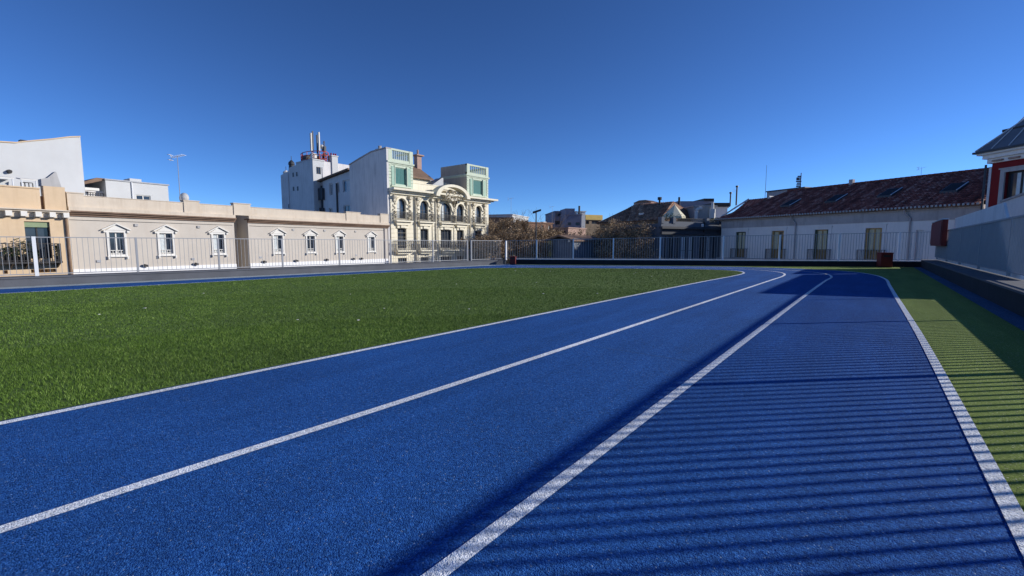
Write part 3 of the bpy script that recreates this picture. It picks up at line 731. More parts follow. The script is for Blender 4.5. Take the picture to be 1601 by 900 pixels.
# main cornice and central round pediment
b = MB(); b.box(-.05, x1+.5, -.55, .6, 6.62, 6.78); b.box(-.1, x1+.95, -.95, .6, 6.78, 7.0); b.box(-.02, x1+.1, -.3, -.003, 6.40, 6.62)
b.build('cornice', M['stone'], ro)
c = OF.x(700); b = MB(); n = 16; r0, r1 = 2.0, 2.5
for t in range(n):
    a0 = math.pi*t/n; a1 = math.pi*(t+1)/n; f = lambda r, a: (c+r*1.15*math.cos(a), 6.55+r*.62*math.sin(a))
    b.prism([f(r0, a0), f(r1, a0), f(r1, a1), f(r0, a1)], 'y', -1.25, -.2)
b.build('round_pediment', M['stone'], ro)
b = MB(); rr = random.Random(9)
b.box(c-2.2, c+2.2, -.5, -.201, 7.003, 7.5)
for k in range(70):
    a = rr.uniform(0, math.pi); q = rr.uniform(0, 1.7); x = c+q*math.cos(a)*1.1; z = 6.2+q*.75*math.sin(a)
    r = rr.uniform(.12, .28); b.tube((x, -1.05, z), (x+.03, -.4, z), r*.35, r, 7)
b.build('cartouche', M['stoned'], ro)
# attic parapet between the pavilions
t1 = OF.x(648.5); t2 = OF.x(731.5)
b = MB().box(t1+.003, t2-.003, 1.0, 1.3, 7.003, 8.0); b.box(t1+.003, t2-.003, .95, 1.35, 8.0, 8.1); b.build('attic_parapet', M['stone'], ro)
AB = Frame(OF.world(0, 3.2, 0)[:2], OF.u); xa = AB.x(646); xb = AB.x(694)
b = MB().box(t1+.01, t2-.01, 3.2, 7.3, 7.003, 9.0); b.box(.01, x1, .3, 7.3, 6.551, 7.002); b.build('attic_wall', M['stone'], ro)
b = MB(); b.prism([(2.8, 8.95), (2.8, 9.12), (6.2, 11.2), (6.2, 11.0)], 'x', t1+.01, t1+5.6); b.prism([(6.2, 11.0), (6.2, 11.2), (7.6, 9.1), (7.6, 8.95)], 'x', t1+.01, t1+5.6)
b.prism([(3.3, 9.001), (6.2, 10.85), (7.3, 9.001)], 'x', t1+.02, t1+5.4); b.build('attic_roof', M['brown'], ro)
b = MB(); b.prism([(t1+4.2, 8.05), (t1+6.2, 9.3), (t1+6.4, 9.3), (t1+6.4, 8.05)], 'y', 1.9, 3.1); b.build('roof_light', M['flash'], ro)
x = AB.x(675, ); b = MB().box(x-.36, x+.36, 5.3, 5.95, 10.0, 12.3); b.box(x-.6, x+.6, 5.05, 6.15, 12.3, 12.45); b.tube((x, 5.6, 12.45), (x, 5.6, 13.1), .14); b.build('chimney', M['mauve'], ro)
def pavilion(xa, xb, depth, ztop):
    h0 = 7.003; zc = 9.75
    c = (xa+xb)/2; hw_ = (xb-xa)*.23
    p = MB().shell(xa, xb, .12, depth, h0, zc, [(c-hw_, c+hw_, 7.5, 9.35)], .2).build('pavilion', M['mint'], ro)
    b = MB().box(xa-.15, xb+.15, -.05, depth+.1, zc, zc+.18); b.box(xa-.05, xb+.05, .05, depth, zc-.14, zc)
    b.build('pavilion_cornice', M['mint'], p)
    b = MB(); hb = zc+.18; 
    b.box(xa, xb, .05, .3, hb, hb+.25); b.box(xa, xb, .05, .3, ztop-.2, ztop)
    b.box(xa, xa+.25, .301, depth, hb, ztop); b.box(xb-.25, xb, .301, depth, hb, hb+.25); b.box(xb-.25, xb, .301, depth, ztop-.2, ztop)
    for x in (xa, xb-.5): b.box(x, x+.5, .02, .34, hb+.001, ztop-.001)
    n = 9
    for k in range(n):
        x = xa+.6+(xb-xa-1.2)*k/(n-1); b.tube((x, .17, hb+.25), (x, .17, ztop-.2), .07, .07, 6)
    k = .8
    while k < depth-.3: b.tube((xb-.12, k, hb+.25), (xb-.12, k, ztop-.2), .07, .07, 6); k += .35
    b.build('balustrade', M['mint'], p)
    window(ro, c-hw_+.003, c+hw_-.003, 7.503, 9.347, .22, 'mintd', 1, 1, .08, name='pavilion_window', curtain=(.12, .9), cm='teal')
    for sg in (-1, 1):
        x = c+sg*(hw_+.32); MB().box(x-.2, x+.2, .03, .119, 7.4, 9.4).build('shutter', M['mintd'], ro)
    b = MB()
    for x in (c-hw_-.1, c+hw_+.02): b.box(x, x+.08, .0, .118, 7.35, 9.5)
    b.box(c-hw_-.6, c+hw_+.6, -.1, .117, 7.2, 7.349); b.build('window_trim', M['mint'], ro)
    for x in (xa, xb-.35):
        z = 7.1; b = MB()
        while z < 9.5: b.box(x, x+.35, .06, .118, z, z+.28); z += .34
        b.build('pavilion_quoin', M['mint'], p)
pavilion(-.02, t1, 2.7, 11.3)
pd = -Frame((-41.66, 31.1+t2), (1, 0)).x(691)
pavilion(t2, x1+.05, pd, 11.25)
b = MB().box(t2-.06, t2-.002, .12, pd, 7.003, 9.6); b.box(t2-.05, t2-.002, .3, pd-.02, 9.95, 11.2); b.build('pavilion_side_wall', M['mauve2'], ro)
# party wall facing the camera
sw = Frame((-41.66, 31.1), (1, 0))
pts = [sw.p(606, 230.5), sw.p(583.5, 237), sw.p(566, 247), sw.p(549, 257.5)]
x0_ = sw.p(548, 300)[0]
prf = [(-.03, BASE), (-.03, pts[0][1]-.12)]+[(a, c_-.1) for a, c_ in pts[1:]]+[(x0_, BASE)]
def toworld_prism(name, prof, y0, y1, m, parent, OFy=31.1, OFx=-41.66):
    # profile in world (x,z) extruded along world y, placed in ornate-root local space (local x = world y-31.1, local y = -(world x+41.66))
    b = MB(); P = [(-(p[0]), p[1]) for p in prof]
    b.prism(P, 'x', y0-OFy, y1-OFy); return b.build(name, m, parent)
toworld_prism('party_wall', prf, 30.85, 31.095, M['gable'], ro)
b = MB(); q = [(-.0, pts[0][1]-.1)]+[(a, c_-.08) for a, c_ in pts[1:]]
for i in range(len(q)-1): b.prism([(-q[i][0], q[i][1]), (-q[i+1][0], q[i+1][1]), (-q[i+1][0], q[i+1][1]+.12), (-q[i][0], q[i][1]+.12)], 'x', -.32, .4)
b.build('gable_coping', M['wband'], ro)
zz = [ (p[0], p[1]-.15) for p in pts[1:]]
toworld_prism('rear_block', [(-.9, BASE), (-.9, 9.6), (zz[0][0], zz[0][1]), (zz[2][0], zz[2][1]), (x0_+.01, BASE)], 31.10, 33.6, M['gable'], ro)
x, z = sw.p(584, 236); b = MB(); b.box(-x-.35, -x+.35, .5, 1.3, z-.6, z+.5); 
b = MB(); b.box(.5, 1.2, -x-.4, -x+.4, z-1.2, z+.35); b.tube((.85, -x, z+.35), (.85, -x, z+.7), .2); b.build('chimney', M['wband'], ro)

# ------------------------------------------------------------------ white tower block and wing between
TX, TY = -61.2, 33.0
tb = empty('white_tower_block', (TX, TY, BASE), 0, 'white rendered block with red antenna platform and blank grey side wall', 'building'); ZB[tb.name] = BASE
# local x = world x - TX, local y = world y - TY ; side wall faces -y, lit face +x
sd_ = Frame((TX, TY), (1, 0))
xl = sd_.p(440, 300)[0]
prof = [(xl, BASE), (0, BASE), (0, 12.5), (-1.2, 12.5), (-6.6, 12.05), (-6.9, 11.6), (xl, 11.2)]
MB().prism(prof, 'y', 0, .35).build('side_wall', M['gwhite'], tb)
b = MB().prism([(p[0]+(.01 if p[0] > xl+1 else .02)-.02, p[1]-.02) for p in prof], 'y', .351, 9)
b.build('rear_wall', M['gwhite'], tb)
lf = Frame((TX, TY), (0, 1))
e1 = lf.x(511)
h = [(lf.p(493.5, 262)[0], lf.p(500.5, 262)[0], lf.p(497, 272)[1], lf.p(497, 261)[1])]
r2 = empty('white_stair_tower', (TX+.01, TY, BASE), math.pi/2, 'sunlit white stair tower face above the slanted tiled roof', 'tower'); ZB[r2.name] = BASE
MB().shell(.006, e1, -.12, 4.5, BASE, 12.45, h, .12).build('wall', M['bwhite'], r2)
window(r2, h[0][0]+.003, h[0][1]-.003, h[0][2]+.003, h[0][3]-.003, -.07, 'iron', 2)
MB().box(-.03, e1+.05, -.2, 4.5, 12.45, 12.6).build('coping', M['bwhite'], r2)
MB().box(e1-.35, e1-.12, -.2, -.125, 9, 11.6).build('downpipe', M['gwhite'], r2)
e2 = lf.x(523); e3 = lf.x(532)
MB().box(e1+.004, e2+.2, .3, 3, BASE, 11.9).build('rear_stair_wall', M['wband'], r2)
c1 = empty('white_chimney', lf.world((e2+e3)/2, .3, 8), math.pi/2, 'tall white square chimney right of the stair tower with small pots', 'chimney')
w_ = (e3-e2)/2
MB().box(-w_, w_, -w_, w_, 0, 13.35-8).build('stack', M['bwhite'], c1)
b = MB().box(-w_-.08, w_+.08, -w_-.08, w_+.08, 5.351, 5.5); b.build('cap', M['bwhite'], c1)
for q in (-.3, .1, .4): MB().tube((q, 0, 5.5), (q, 0, 5.85), .12, .1, 8).build('pot', M['redwall'], c1)
x, z = lf.p(535, 263); MB().box(w_+.002, w_+.6, -.4, .4, 0, 11.0-8).build('flank', M['wband'], c1)
# antenna platform
ap = empty('antenna_platform', (TX-2.9, TY+2.0, 12.5), 0, 'red steel antenna platform with four white panel antennas on the white block', 'antenna platform')
b = MB(); n = 14; rx, ry = 2.7, 1.5
for k in range(n):
    a0 = 2*math.pi*k/n; a1 = 2*math.pi*(k+1)/n
    p0 = (rx*math.cos(a0), ry*math.sin(a0)); p1 = (rx*math.cos(a1), ry*math.sin(a1))
    for z in (.35, .9, 1.4): b.tube((*p0, z), (*p1, z), .05, n=5)
    b.tube((*p0, 0), (*p0, 1.4), .04, n=5)
    if k % 2: b.tube((*p0, .35), (*p1, 1.4), .03, n=4)
b.build('ring_frame', M['orange'], ap)
b = MB(); b.box(-2.3, -.9, -.8, .5, 0, 1.25); b.box(.1, .9, -.7, .4, 0, .95); b.build('equipment_box', M['iron'], ap)
b = MB(); b.box(1.1, 1.7, -1.3, -.6, 0, 1.1); b.build('equipment_cabinet', M['white'], ap)
for k, (q, w2, z1, m) in enumerate(((-.72, .16, 4.4, 'white'), (-.2, .06, 4.6, 'dark'), (.95, .08, 3.9, 'dark'), (1.45, .16, 4.2, 'white'))):
    r = MB(); r.tube((q, 0, .2), (q, 0, z1), .04)
    r.box(q-w2, q+w2, -.16, .0, z1-2.6, z1); r.build('panel_antenna', M[m], ap)
# lattice mast
x, z = lf.p(517, 219)
lm = empty('lattice_mast', lf.world(x-.3, 1.2, 12.2), 0, 'thin lattice aerial mast between the red platform and white chimney', 'mast')
b = MB()
for a, c in ((-.18, -.18), (.18, -.18), (0, .2)): b.tube((a, c, -.4), (a*.3, c*.3, z-12.2), .03, n=4)
for k in range(12):
    z0 = k*(z-12.2)/12; b.tube((-.18+.012*k, -.18, z0), (.18-.012*k, -.1, z0+.3), .02, n=4)
b.build('mast', M['dark'], lm)
b = MB(); b.box(-.35, .3, -.2, .1, 1.9, 2.6); b.box(-.05, .45, -.3, 0, 1.2, 1.6); b.box(-.5, -.2, -.1, .1, .9, 1.3); b.build('radio_unit', M['dark'], lm)
MB().tube((-.25, -.2, z-13.0), (-.25, -.34, z-13.0), .32, .3, 12).build('drum_antenna', M['white'], lm)
# roof vents on the left part of the block
for px, hh, lb, m in ((447, 1.1, 'white domed vent at the left end of the white block roof', 'white'), (456, 1.7, 'dark rooftop extractor fan beside the white domed vent', 'dark')):
    x, z = sd_.p(px, 262, 1.5); X, Y, _ = sd_.world(x, 1.5, 0); zb_ = 11.15 if px == 447 else 11.9
    r = empty('roof_vent', (X, Y, zb_), 0, lb, 'roof vent')
    MB().tube((0, 0, 0), (0, 0, hh*.6), .45 if px != 447 else .5, .4, 10).build('base', M[m], r)
    b = MB(); b.tube((0, 0, hh*.6), (0, 0, hh*.8), .5, .42, 10); b.tube((0, 0, hh*.8), (0, 0, hh), .42, .1, 10); b.build('cowl', M[m], r)
    MB().tube((0, 0, hh), (0, 0, hh+.6), .04).build('rod', M['iron'], r)
for px, py in ((458.5, 273), (464, 272), (459, 295), (465.5, 294.5), (452, 322)):
    x, z = sd_.p(px, py); MB().box(x-.22, x+.22, -.02, -.004, z-.3, z+.3).build('vent_hole', M['dark'], tb)
x = sd_.x(456); MB().tube((x, -.06, BASE), (x, -.06, 11.3), .05).build('downpipe', M['gwhite'], tb)

# wing
wf = Frame((-41.66-.0, 34.0), (1, 0))
wr = empty('rear_wing', (-41.66, 34.0, BASE), 0, 'grey shaded rear wing with slanted eaves between white tower and ornate building', 'building'); ZB[wr.name] = BASE
xa, za = wf.p(505, 283); xb, zb_ = wf.p(549, 266); xc, zc_ = wf.p(489, 292)
wins = [(514.5, 520.5, 287, 305), (535.5, 548, 282, 299), (527, 531, 285, 301), (514, 520, 325, 340), (537, 548, 321, 340)]
H = []
for a, c, t, bt in wins:
    q0 = wf.p(a, t); q1 = wf.p(c, bt); H.append((q0[0], q1[0], q1[1], q0[1]))
b = MB(); b.wall(xa, xb+3, BASE, za-.3, 0, H, .2)
b.prism([(xa, za-.299), (xb+3, za-.299), (xb+3, zb_+.55), (xb, zb_), (xa, za)], 'y', 0, 6); b.box(xa, xb+3, .6, 6, BASE, za-.31)
b.build('wall', M['gwhite'], wr)
for i, hh in enumerate(H): window(wr, hh[0]+.003, hh[1]-.003, hh[2]+.003, hh[3]-.003, .13, 'gwhite', 2, 1, .1, curtain=(.35, 1) if i == 1 else None)
b = MB(); b.prism([(xc-.2, zc_+.15), (xa, za+.05), (xb, zb_+.05), (xb, zb_+.25), (xa, za+.25), (xc-.2, zc_+.35)], 'y', -.5, 6); b.build('eaves', M['brown'], wr)
b = MB(); b.box(xc-.1, xa-.01, 0, 3, BASE, zc_-.2); b.prism([(xc-.1, zc_-.199), (xa-.01, zc_-.199), (xa-.01, za-.02), (xc-.1, zc_+.1)], 'y', .0, 3); b.build('stair_wall', M['wband'], wr)
b = MB(); q0 = wf.p(493, 296); q1 = wf.p(508, 312); b.box(q0[0], q1[0], -.4, -.003, q1[1], q0[1]); b.build('glazed_bay', M['dark'], wr)
b = MB(); q0 = wf.p(494, 326); q1 = wf.p(508, 334); b.box(q0[0], q1[0], -.3, -.003, q1[1], q0[1]); b.build('window_band', M['dark'], wr)
for p in (530.5, 507): x = wf.x(p); MB().tube((x, -.1, BASE), (x, -.1, 9.0), .12).build('downpipe', M['dark'], wr)

# ------------------------------------------------------------------ long white building with tiled roof, right
W = Frame.cam((1128, 53), (1530, 32.8))
rw2 = W.root('white_tiled_building', 'long shaded white building with reddish tiled roof and skylights behind the far fence', 'building')
DX = [((a+c)/2) for a, c in ((W.x(1151), W.x(1165)), (W.x(1207), W.x(1224)), (W.x(1274), W.x(1293)), (W.x(1353), W.x(1377)))]
dh = [.62, .66, .62, .62]
DH = [(c-q, c+q, -.55, 2.25) for c, q in zip(DX, dh)]
gx0, gx1 = W.x(1431), W.x(1443)
WE = W.x(1533)
WS = W.x(1127)
MB().shell(WS, WE, 0, 14, BASE, 3.7, DH+[(gx0, gx1, -.9, 2.0)], .25).build('wall', M['wwall'], rw2)
b = MB().box(WS-.02, WE, -.06, -.003, 2.72, 3.50); b.box(WS-.05, WE, -.18, -.004, 3.50, 3.62); b.build('frieze', M['wband'], rw2)
for i, (c, q) in enumerate(zip(DX, dh)):
    b = MB(); b.box(c-q-.28, c-q, -.05, -.003, -.75, 2.27); b.box(c+q, c+q+.28, -.05, -.003, -.75, 2.27); b.box(c-q-.28, c+q+.28, -.055, -.003, 2.27, 2.50); b.box(c-q-.34, c+q+.34, -.12, -.003, 2.50, 2.57)
    o = b.build('door_surround', M['wwall'], rw2)
    d = window(rw2, c-q+.003, c+q-.003, -.547, 2.247, .17, 'wooddoor' if i in (1, 3, 2) else 'olivedoor', 2, 1, .10, curtain=((.1, .9), (.1, .5), (.1, .9), (.1, .9))[i], name='balcony_door', cm='curtainy')
    b = MB()
    for sg in (-1, 1):
        MB().box(c+sg*(q-.09)-.085, c+sg*(q-.09)+.085, .05, .10, -.54, 2.24).build('shutter', M['olivedoor' if i in (0, 2) else 'wooddoor'], rw2)
    b = MB().box(c-q+.1, c+q-.1, .145, .168, -.5, .35).build('lower_panel', M['wooddoor'], d)
    b = MB().box(c-q-.4, c+q+.4, -.42, -.06, -.75, -.66); o = b.build('balcony', M['wband'], rw2)
    b = MB(); railing(b, c-q-.38, c+q+.38, -.38, -.66, .42, .12, .012, side=.3); b.build('railing', M['iron'], o)
window(rw2, gx0+.003, gx1-.003, -.897, 1.997, .15, 'gwhite', 1, 2, .08, pm='gwhite', name='door')
for p in (1243.5, 1421.5):
    x = W.x(p); b = MB(); b.tube((x, -.14, BASE), (x, -.14, 2.95), .06); b.tube((x, -.14, 2.95), (x-.35, -.3, 3.35), .06); b.tube((x-.35, -.3, 3.35), (x-.35, -.4, 3.68), .06); b.build('downpipe', M['wband'], rw2)
b = MB(); railing(b, WS+.3, W.x(1420), -.95, -.95, -.58, .16, .02); b.build('low_railing', M['wband'], rw2)
ev = 3.74; rz_ = 6.95; rd = 7.0; hip = 3.4
Wr = lambda x, y, z: (x, y, z)
def efn(t): return Wr(WS-.5+(WE-WS+.5)*t, -.55, ev)
def tfn(t):
    x = WS-.5+(WE-WS+.5)*t; k = min(1., (x-(WS-.5))/hip); return Wr(x, -.55+(rd+.55)*k, ev+(rz_-ev)*k+.001)
tiles('roof', efn, tfn, rw2, M['tile'], .26, .42, .075)
tiles('rear_roof', lambda t: Wr(WE+(WS+hip-.5-WE)*t, 14, ev), lambda t: Wr(WE+(WS+hip-.5-WE)*t, rd, rz_), rw2, M['tile'], .5, 1.0, .075)
tiles('hip_roof', lambda t: Wr(WS-.5, 14.5-15.05*t, ev), lambda t: Wr(WS-.5+hip, rd, rz_), rw2, M['tile'], .3, .8, .06)
b = MB()
x = WS+hip-.5
while x < WE: b.tube((x, rd, rz_+.05), (x+.43, rd, rz_+.05), .13, .11, 8); x += .42
b.build('ridge', M['tile'], rw2)
b = MB(); x = WS-.5
while x < WE-.1: b.tube((x+.13, -.62, ev+.02), (x+.13, -.5, ev+.03), .085, .085, 8); x += .26
b.build('eave_tiles', M['concrete'], rw2)
b = MB().box(WS-.45, WE, -.5, -.02, ev-.12, ev-.02); b.build('soffit', M['brown'], rw2)
def roofpt(px, py):
    lo = 0
    for _ in range(40):
        x, z = W.p(px, py, lo); tz = ev+(lo+.55)*(rz_-ev)/(rd+.55); lo += (z-tz)*.9
        lo = max(-.5, min(rd, lo))
    return W.p(px, py, lo)[0], lo
sl_ = (rz_-ev)/(rd+.55)
for i, (p0, p1) in enumerate((((1222, 324), (1250, 315)), ((1292, 318), (1322, 307)), ((1372, 309), (1410, 298)), ((1478, 300), (1505, 292)))):
    xa, ya = roofpt(*p0); xb, yb = roofpt(*p1)
    cx, cy = (xa+xb)/2, (ya+yb)/2; cx2 = cx; hx, hy = .55, .85
    zf = lambda y: ev+(y+.55)*sl_
    b = MB(); 
    b.prism([(cy-hy, zf(cy-hy)-.05), (cy+hy, zf(cy+hy)-.05), (cy+hy, zf(cy+hy)+.22), (cy-hy, zf(cy-hy)+.22)], 'x', cx2-hx, cx2+hx)
    o = b.build('skylight', M['dark'], rw2)
    MB().prism([(cy-hy+.1, zf(cy-hy+.1)+.221), (cy+hy-.1, zf(cy+hy-.1)+.221), (cy+hy-.1, zf(cy+hy-.1)+.24), (cy-hy+.1, zf(cy-hy+.1)+.24)], 'x', cx2-hx+.1, cx2+hx-.1).build('pane', M['skyglass'], o)
    MB().prism([(cy-hy, zf(cy-hy)+.222), (cy+hy, zf(cy+hy)+.222), (cy+hy, zf(cy+hy)+.26), (cy-hy, zf(cy-hy)+.26)], 'x', cx2+hx-.08, cx2+hx).build('flashing', M['coping'], o)
x = W.x(1325, 7); MB().box(x-.18, x+.18, rd-.2, rd+.2, rz_-.1, rz_+.5).build('chimney', M['wband'], rw2)
# small pale dormer with cream cap at the hip
x, z = W.p(1203, 313, 5.2); b = MB().prism([(x-.5, z-.3), (x+.55, z-.3), (x+.1, z+.5)], 'y', 5.0, 5.9); b.build('dormer', M['white'], rw2)
X, Y, Z = W.world(W.x(1431, 7), 7, rz_+.1); x, z = W.p(1431, 262, 7)
yagi('tv_aerial', X, Y, rz_+.1, z, 'small tv aerial on the tiled roof ridge, rightmost on the skyline', s=.55)
# rear tiled roof
R2 = Frame(W.world(0, 9, 0)[:2], W.u)
rr2 = R2.root('rear_tiled_building', 'lower building with dark tiled roof just behind the left end of the white one', 'building')
a0 = R2.x(1127); a1 = R2.x(1203)
MB().box(a0+.3, a1, .3, 6, BASE, 4.5).build('wall', M['wwall'], rr2)
tiles('roof', lambda t: (a0+(a1-a0)*t, 0, 4.6), lambda t: (a0+(a1-a0)*t if t > .22 else a0+(a1-a0)*(.22), min(3.0, 3.0*(.15+t*4)), min(7.0, 4.6+2.4*(.15+t*4))), rr2, M['tile'], .26, .45, .075)
MB().prism([(0, 4.6), (3, 6.98), (6, 4.6)], 'x', a0+1.7, a1).build('gable', M['brown'], rr2)
b = MB(); b.tube((a0-.05, -.1, 4.7), (a0+1.75, 2.95, 7.1), .11, n=8); b.build('verge', M['white'], rr2)
for px, py, lb, hh in ((1152.5, 290, 'tall thin dark flue with cap above the rear tiled roof', 1), (1142.5, 300, 'short dark flue left of the tall one', .6)):
    x, z = R2.p(px, py, 3); X, Y, _ = R2.world(x, 3, 0); r = empty('flue', (X, Y, 6.4), 0, lb, 'flue', 'flues on the rear tiled roof')
    MB().tube((0, 0, 0), (0, 0, z-6.6), .10, .10, 8).build('pipe', M['dark'], r); MB().tube((0, 0, z-6.6), (0, 0, z-6.4), .2, .17, 8).build('cap', M['iron'], r)
# grey stair box with masts
G2 = Frame(W.world(0, 12, 0)[:2], W.u)
x0, z0 = G2.p(1199.5, 293); x1, z1 = G2.p(1258, 293); x2, _ = G2.p(1272, 295)
rg = G2.root('roof_plant_room', 'pale grey flat roofed plant room rising behind the tiled roof', 'plant room')
MB().box(x0, x1, 0, 4, BASE, 7.75).build('wall', M['concrete'], rg); MB().box(x0-.1, x1+.1, -.1, 4.1, 7.75, 7.9).build('roof', M['dark'], rg)
MB().box(x1+.101, x2, .5, 4, BASE, 7.55).build('side_wall', M['gwhite'], rg)
X, Y, _ = G2.world(G2.p(1200, 258)[0], -.15, 0); zt = G2.p(1200, 258)[1]
r = empty('whip_antenna', (X, Y, 7.0), 0, 'very tall hair-thin whip antenna left of the plant room', 'antenna'); MB().tube((0, 0, 0), (0, 0, zt-7), .035, .02).build('rod', M['gmetal'], r)
x, zt = G2.p(1251.5, 270, 1); X, Y, _ = G2.world(x, 1, 0)
r = empty('antenna_mast', (X, Y, 7.9), YAW, 'stubby mast crowded with small antennas on the plant room roof', 'mast')
MB().tube((.1, 0, 0), (.1, 0, zt-7.9), .05).build('pole', M['dark'], r)
b = MB(); rr = random.Random(3)
for k in range(7): z = .15+k*.21; b.box(-.35+rr.uniform(-.1, .1), .05+rr.uniform(0, .1), -.1, .1, z, z+.14)
b.box(-.42, -.2, -.1, .1, 1.0, 1.35); b.build('antennas', M['dark'], r)

# ------------------------------------------------------------------ crimson corner building at right
Rf = Frame.cam((1536, 30), (1640, 26.5))
rr_ = Rf.root('crimson_building', 'crimson corner building with white cornice and glazed mansard roof at the right edge', 'building')
rx1 = 6.5
q0 = Rf.p(1573, 269); wz1 = q0[1]; wx0 = q0[0]
WH = [(wx0, wx0+1.5, 2.9, wz1)]
MB().shell(0.12, rx1, 0, 8, BASE, 6.05, WH, .3).build('wall', M['redwall'], rr_)
b = MB().box(-.02, .125, -.03, .3, BASE, 5.85); b.build('corner_pier', M['gwhite'], rr_)
b = MB(); b.box(-.1, rx1, -.12, 8, 6.05, 6.35); b.box(-.25, rx1, -.3, 8, 6.35, 6.6); b.box(-.45, rx1, -.5, 8, 6.6, 6.72); b.build('cornice', M['wwall'], rr_)
b = MB(); x = .3
while x < rx1: b.box(x, x+.55, -.29, -.125, 6.12, 6.22); x += .9
b.build('frieze_panel', M['mauve'], rr_)
b = MB(); b.box(-.6, rx1, -.65, 8, 6.722, 6.85); b.build('gutter', M['dark'], rr_)
sl0 = (-.5, -.55, 6.852); 
b = MB(); b.poly([(-.5,-.55,6.86),(rx1,-.55,6.86),(rx1,1.1,9.0),(1.45,1.1,9.0)]); b.poly([(-.5,-.55,6.86),(1.45,1.1,9.0),(1.45,6,9.0),(-.5,8,6.86)]); b.box(1.5, rx1, 1.15, 6, 8.8, 9.0)
b.poly([(1.45,1.1,9.0),(rx1,1.1,9.0),(rx1,6,9.0),(1.45,6,9.0)]); b.build('mansard_roof', M['slate'], rr_)
b = MB()
def ln(a, c, r): b.tube(a, c, r, n=5)
ln((-.5,-.57,6.9), (1.45,1.08,9.02), .05)
for x in (.45, 1.4, 2.3, 3.3, 4.3): ln((x, -.57, 6.9), (x+.55 if x < 1.4 else x+.2, 1.08, 9.02), .035)
b.build('glazing_bar', M['coping'], rr_)
b = MB(); b.box(.2, rx1, .35, .55, 7.98, 8.14); b.box(1.2, rx1, .95, 1.25, 9.01, 9.2); b.build('roof_band', M['iron'], rr_)
o = WH[0]; b = MB(); b.box(o[0]-.24, o[0], -.1, -.003, 2.7, o[3]+.2); b.box(o[1], o[1]+.24, -.1, -.003, 2.7, o[3]+.2); b.box(o[0], o[1], -.1, -.003, o[3], o[3]+.2); b.box(o[0]-.3, o[1]+.3, -.16, -.003, o[3]+.2, o[3]+.27)
b.build('window_surround', M['wband'], rr_)
window(rr_, o[0]+.003, o[1]-.003, o[2]+.003, o[3]-.003, .2, 'iron', 2, 1, .1, curtain=(.3, .9))
MB().tube((-.12, -.15, BASE), (-.12, -.15, 6.0), .06).build('downpipe', M['dark'], rr_)
# low white annex behind the right fence
an = empty('white_annex', (6.0, 31, BASE), math.pi/2, 'low white rendered annex wall seen through the bars at the right edge', 'building'); ZB[an.name] = BASE
MB().box(0, 10, -6, 0, BASE, 3.45).build('wall', M['screen'], an)
MB().box(-.1, 10.1, -6, .08, 3.45, 3.56).build('coping', M['wband'], an)

# ------------------------------------------------------------------ middle distance
def block(name, label, a, b_, ztop_px, m, depth=8, cat='building', wins=(), wm='dark', band=None, roofm=None, winname='window'):
    f = Frame.cam(a, b_); x0 = 0; x1 = f.x(b_[0]); zt = f.p((a[0]+b_[0])/2, ztop_px)[1]
    r = f.root(name, label, cat)
    H = []
    for (pa, pb, pt, pb2) in wins:
        u = f.p(pa, pt); v = f.p(pb, pb2); H.append((max(.05, u[0]), min(x1-.05, v[0]), v[1], u[1]))
    MB().shell(x0, x1, 0, depth, BASE, zt, H, .3).build('wall', M[m], r)
    for h in H: window(r, h[0]+.004, h[1]-.004, h[2]+.004, h[3]-.004, .2, wm, 2 if h[1]-h[0] < 4 else 4, 1, .1, name=winname)
    MB().box(x0-.15, x1+.15, -.15, depth+.1, zt, zt+.2).build('roof', M[roofm or m], r)
    return f, r, x1, zt
f, r, x1, zt = block('modern_apartment_block', 'blue grey modern apartment block with dark balcony bands beyond the trees', (867, 105), (886, 105.3), 331, 'blockgrey', 12,
    wins=((869, 884, 333.5, 338), (868, 885, 345, 351), (868, 885, 357, 362)))
f, r, x1, zt = block('modern_apartment_block', 'taller right part of the blue grey block with small dark windows', (884.5, 100), (908.5, 100.5), 336, 'blockgrey', 12,
    wins=((900, 906.5, 347.5, 352), (888, 893, 347.5, 352), (888, 893, 360, 366), (898, 905, 360, 366)))
MB().box(.2, f.x(900), 1, 6, zt+.2, f.p(890, 325)[1]).build('penthouse', M['blockgrey'], r)
MB().box(f.x(902), f.x(904), 1, 2, zt+.2, f.p(903, 329)[1]).build('chimney', M['white'], r)
b = MB(); b.tube((f.x(907), 1, zt), (f.x(907), 1, f.p(907, 321)[1]), .22); b.build('flue', M['dark'], r)
f, r, x1, zt = block('block_sunlit_face', 'thin white slab standing in for the sunlit side face of the blue grey block', (908.8, 102), (914.5, 102.3), 331, 'bwhite', 2, wins=())  # added slab: its white colour imitates sunlight on the block's side face
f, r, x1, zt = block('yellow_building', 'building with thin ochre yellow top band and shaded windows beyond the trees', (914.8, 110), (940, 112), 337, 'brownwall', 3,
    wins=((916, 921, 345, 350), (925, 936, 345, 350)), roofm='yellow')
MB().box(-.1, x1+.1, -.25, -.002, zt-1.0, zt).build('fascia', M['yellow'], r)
f, r, x1, zt = block('pink_terraced_house', 'small pinkish house with stepped terraces below the blue grey block', (866, 84), (888, 82), 357, 'mauve', 6, wins=((870, 884, 361, 364),))
f, r, x1, zt = block('brick_building', 'brown brick building with white framed windows left of the blue grey block', (826, 80), (864, 84), 349, 'brick', 8,
    wins=((846, 850, 352, 358), (857, 861, 352, 358)), wm='white')
for i, p in enumerate((858, 864)):
    x = f.x(p); MB().box(x-.35, x+.35, 1, 2, BASE, f.p(p, 346+i*3)[1]).build('chimney', M['white'], r)
f, r, x1, zt = block('white_gabled_building', 'sunlit white building half hidden behind bare trees', (801, 96), (826, 106), 338, 'bwhite', 8, wins=((806, 809, 344, 352), (814, 817, 344, 352)))
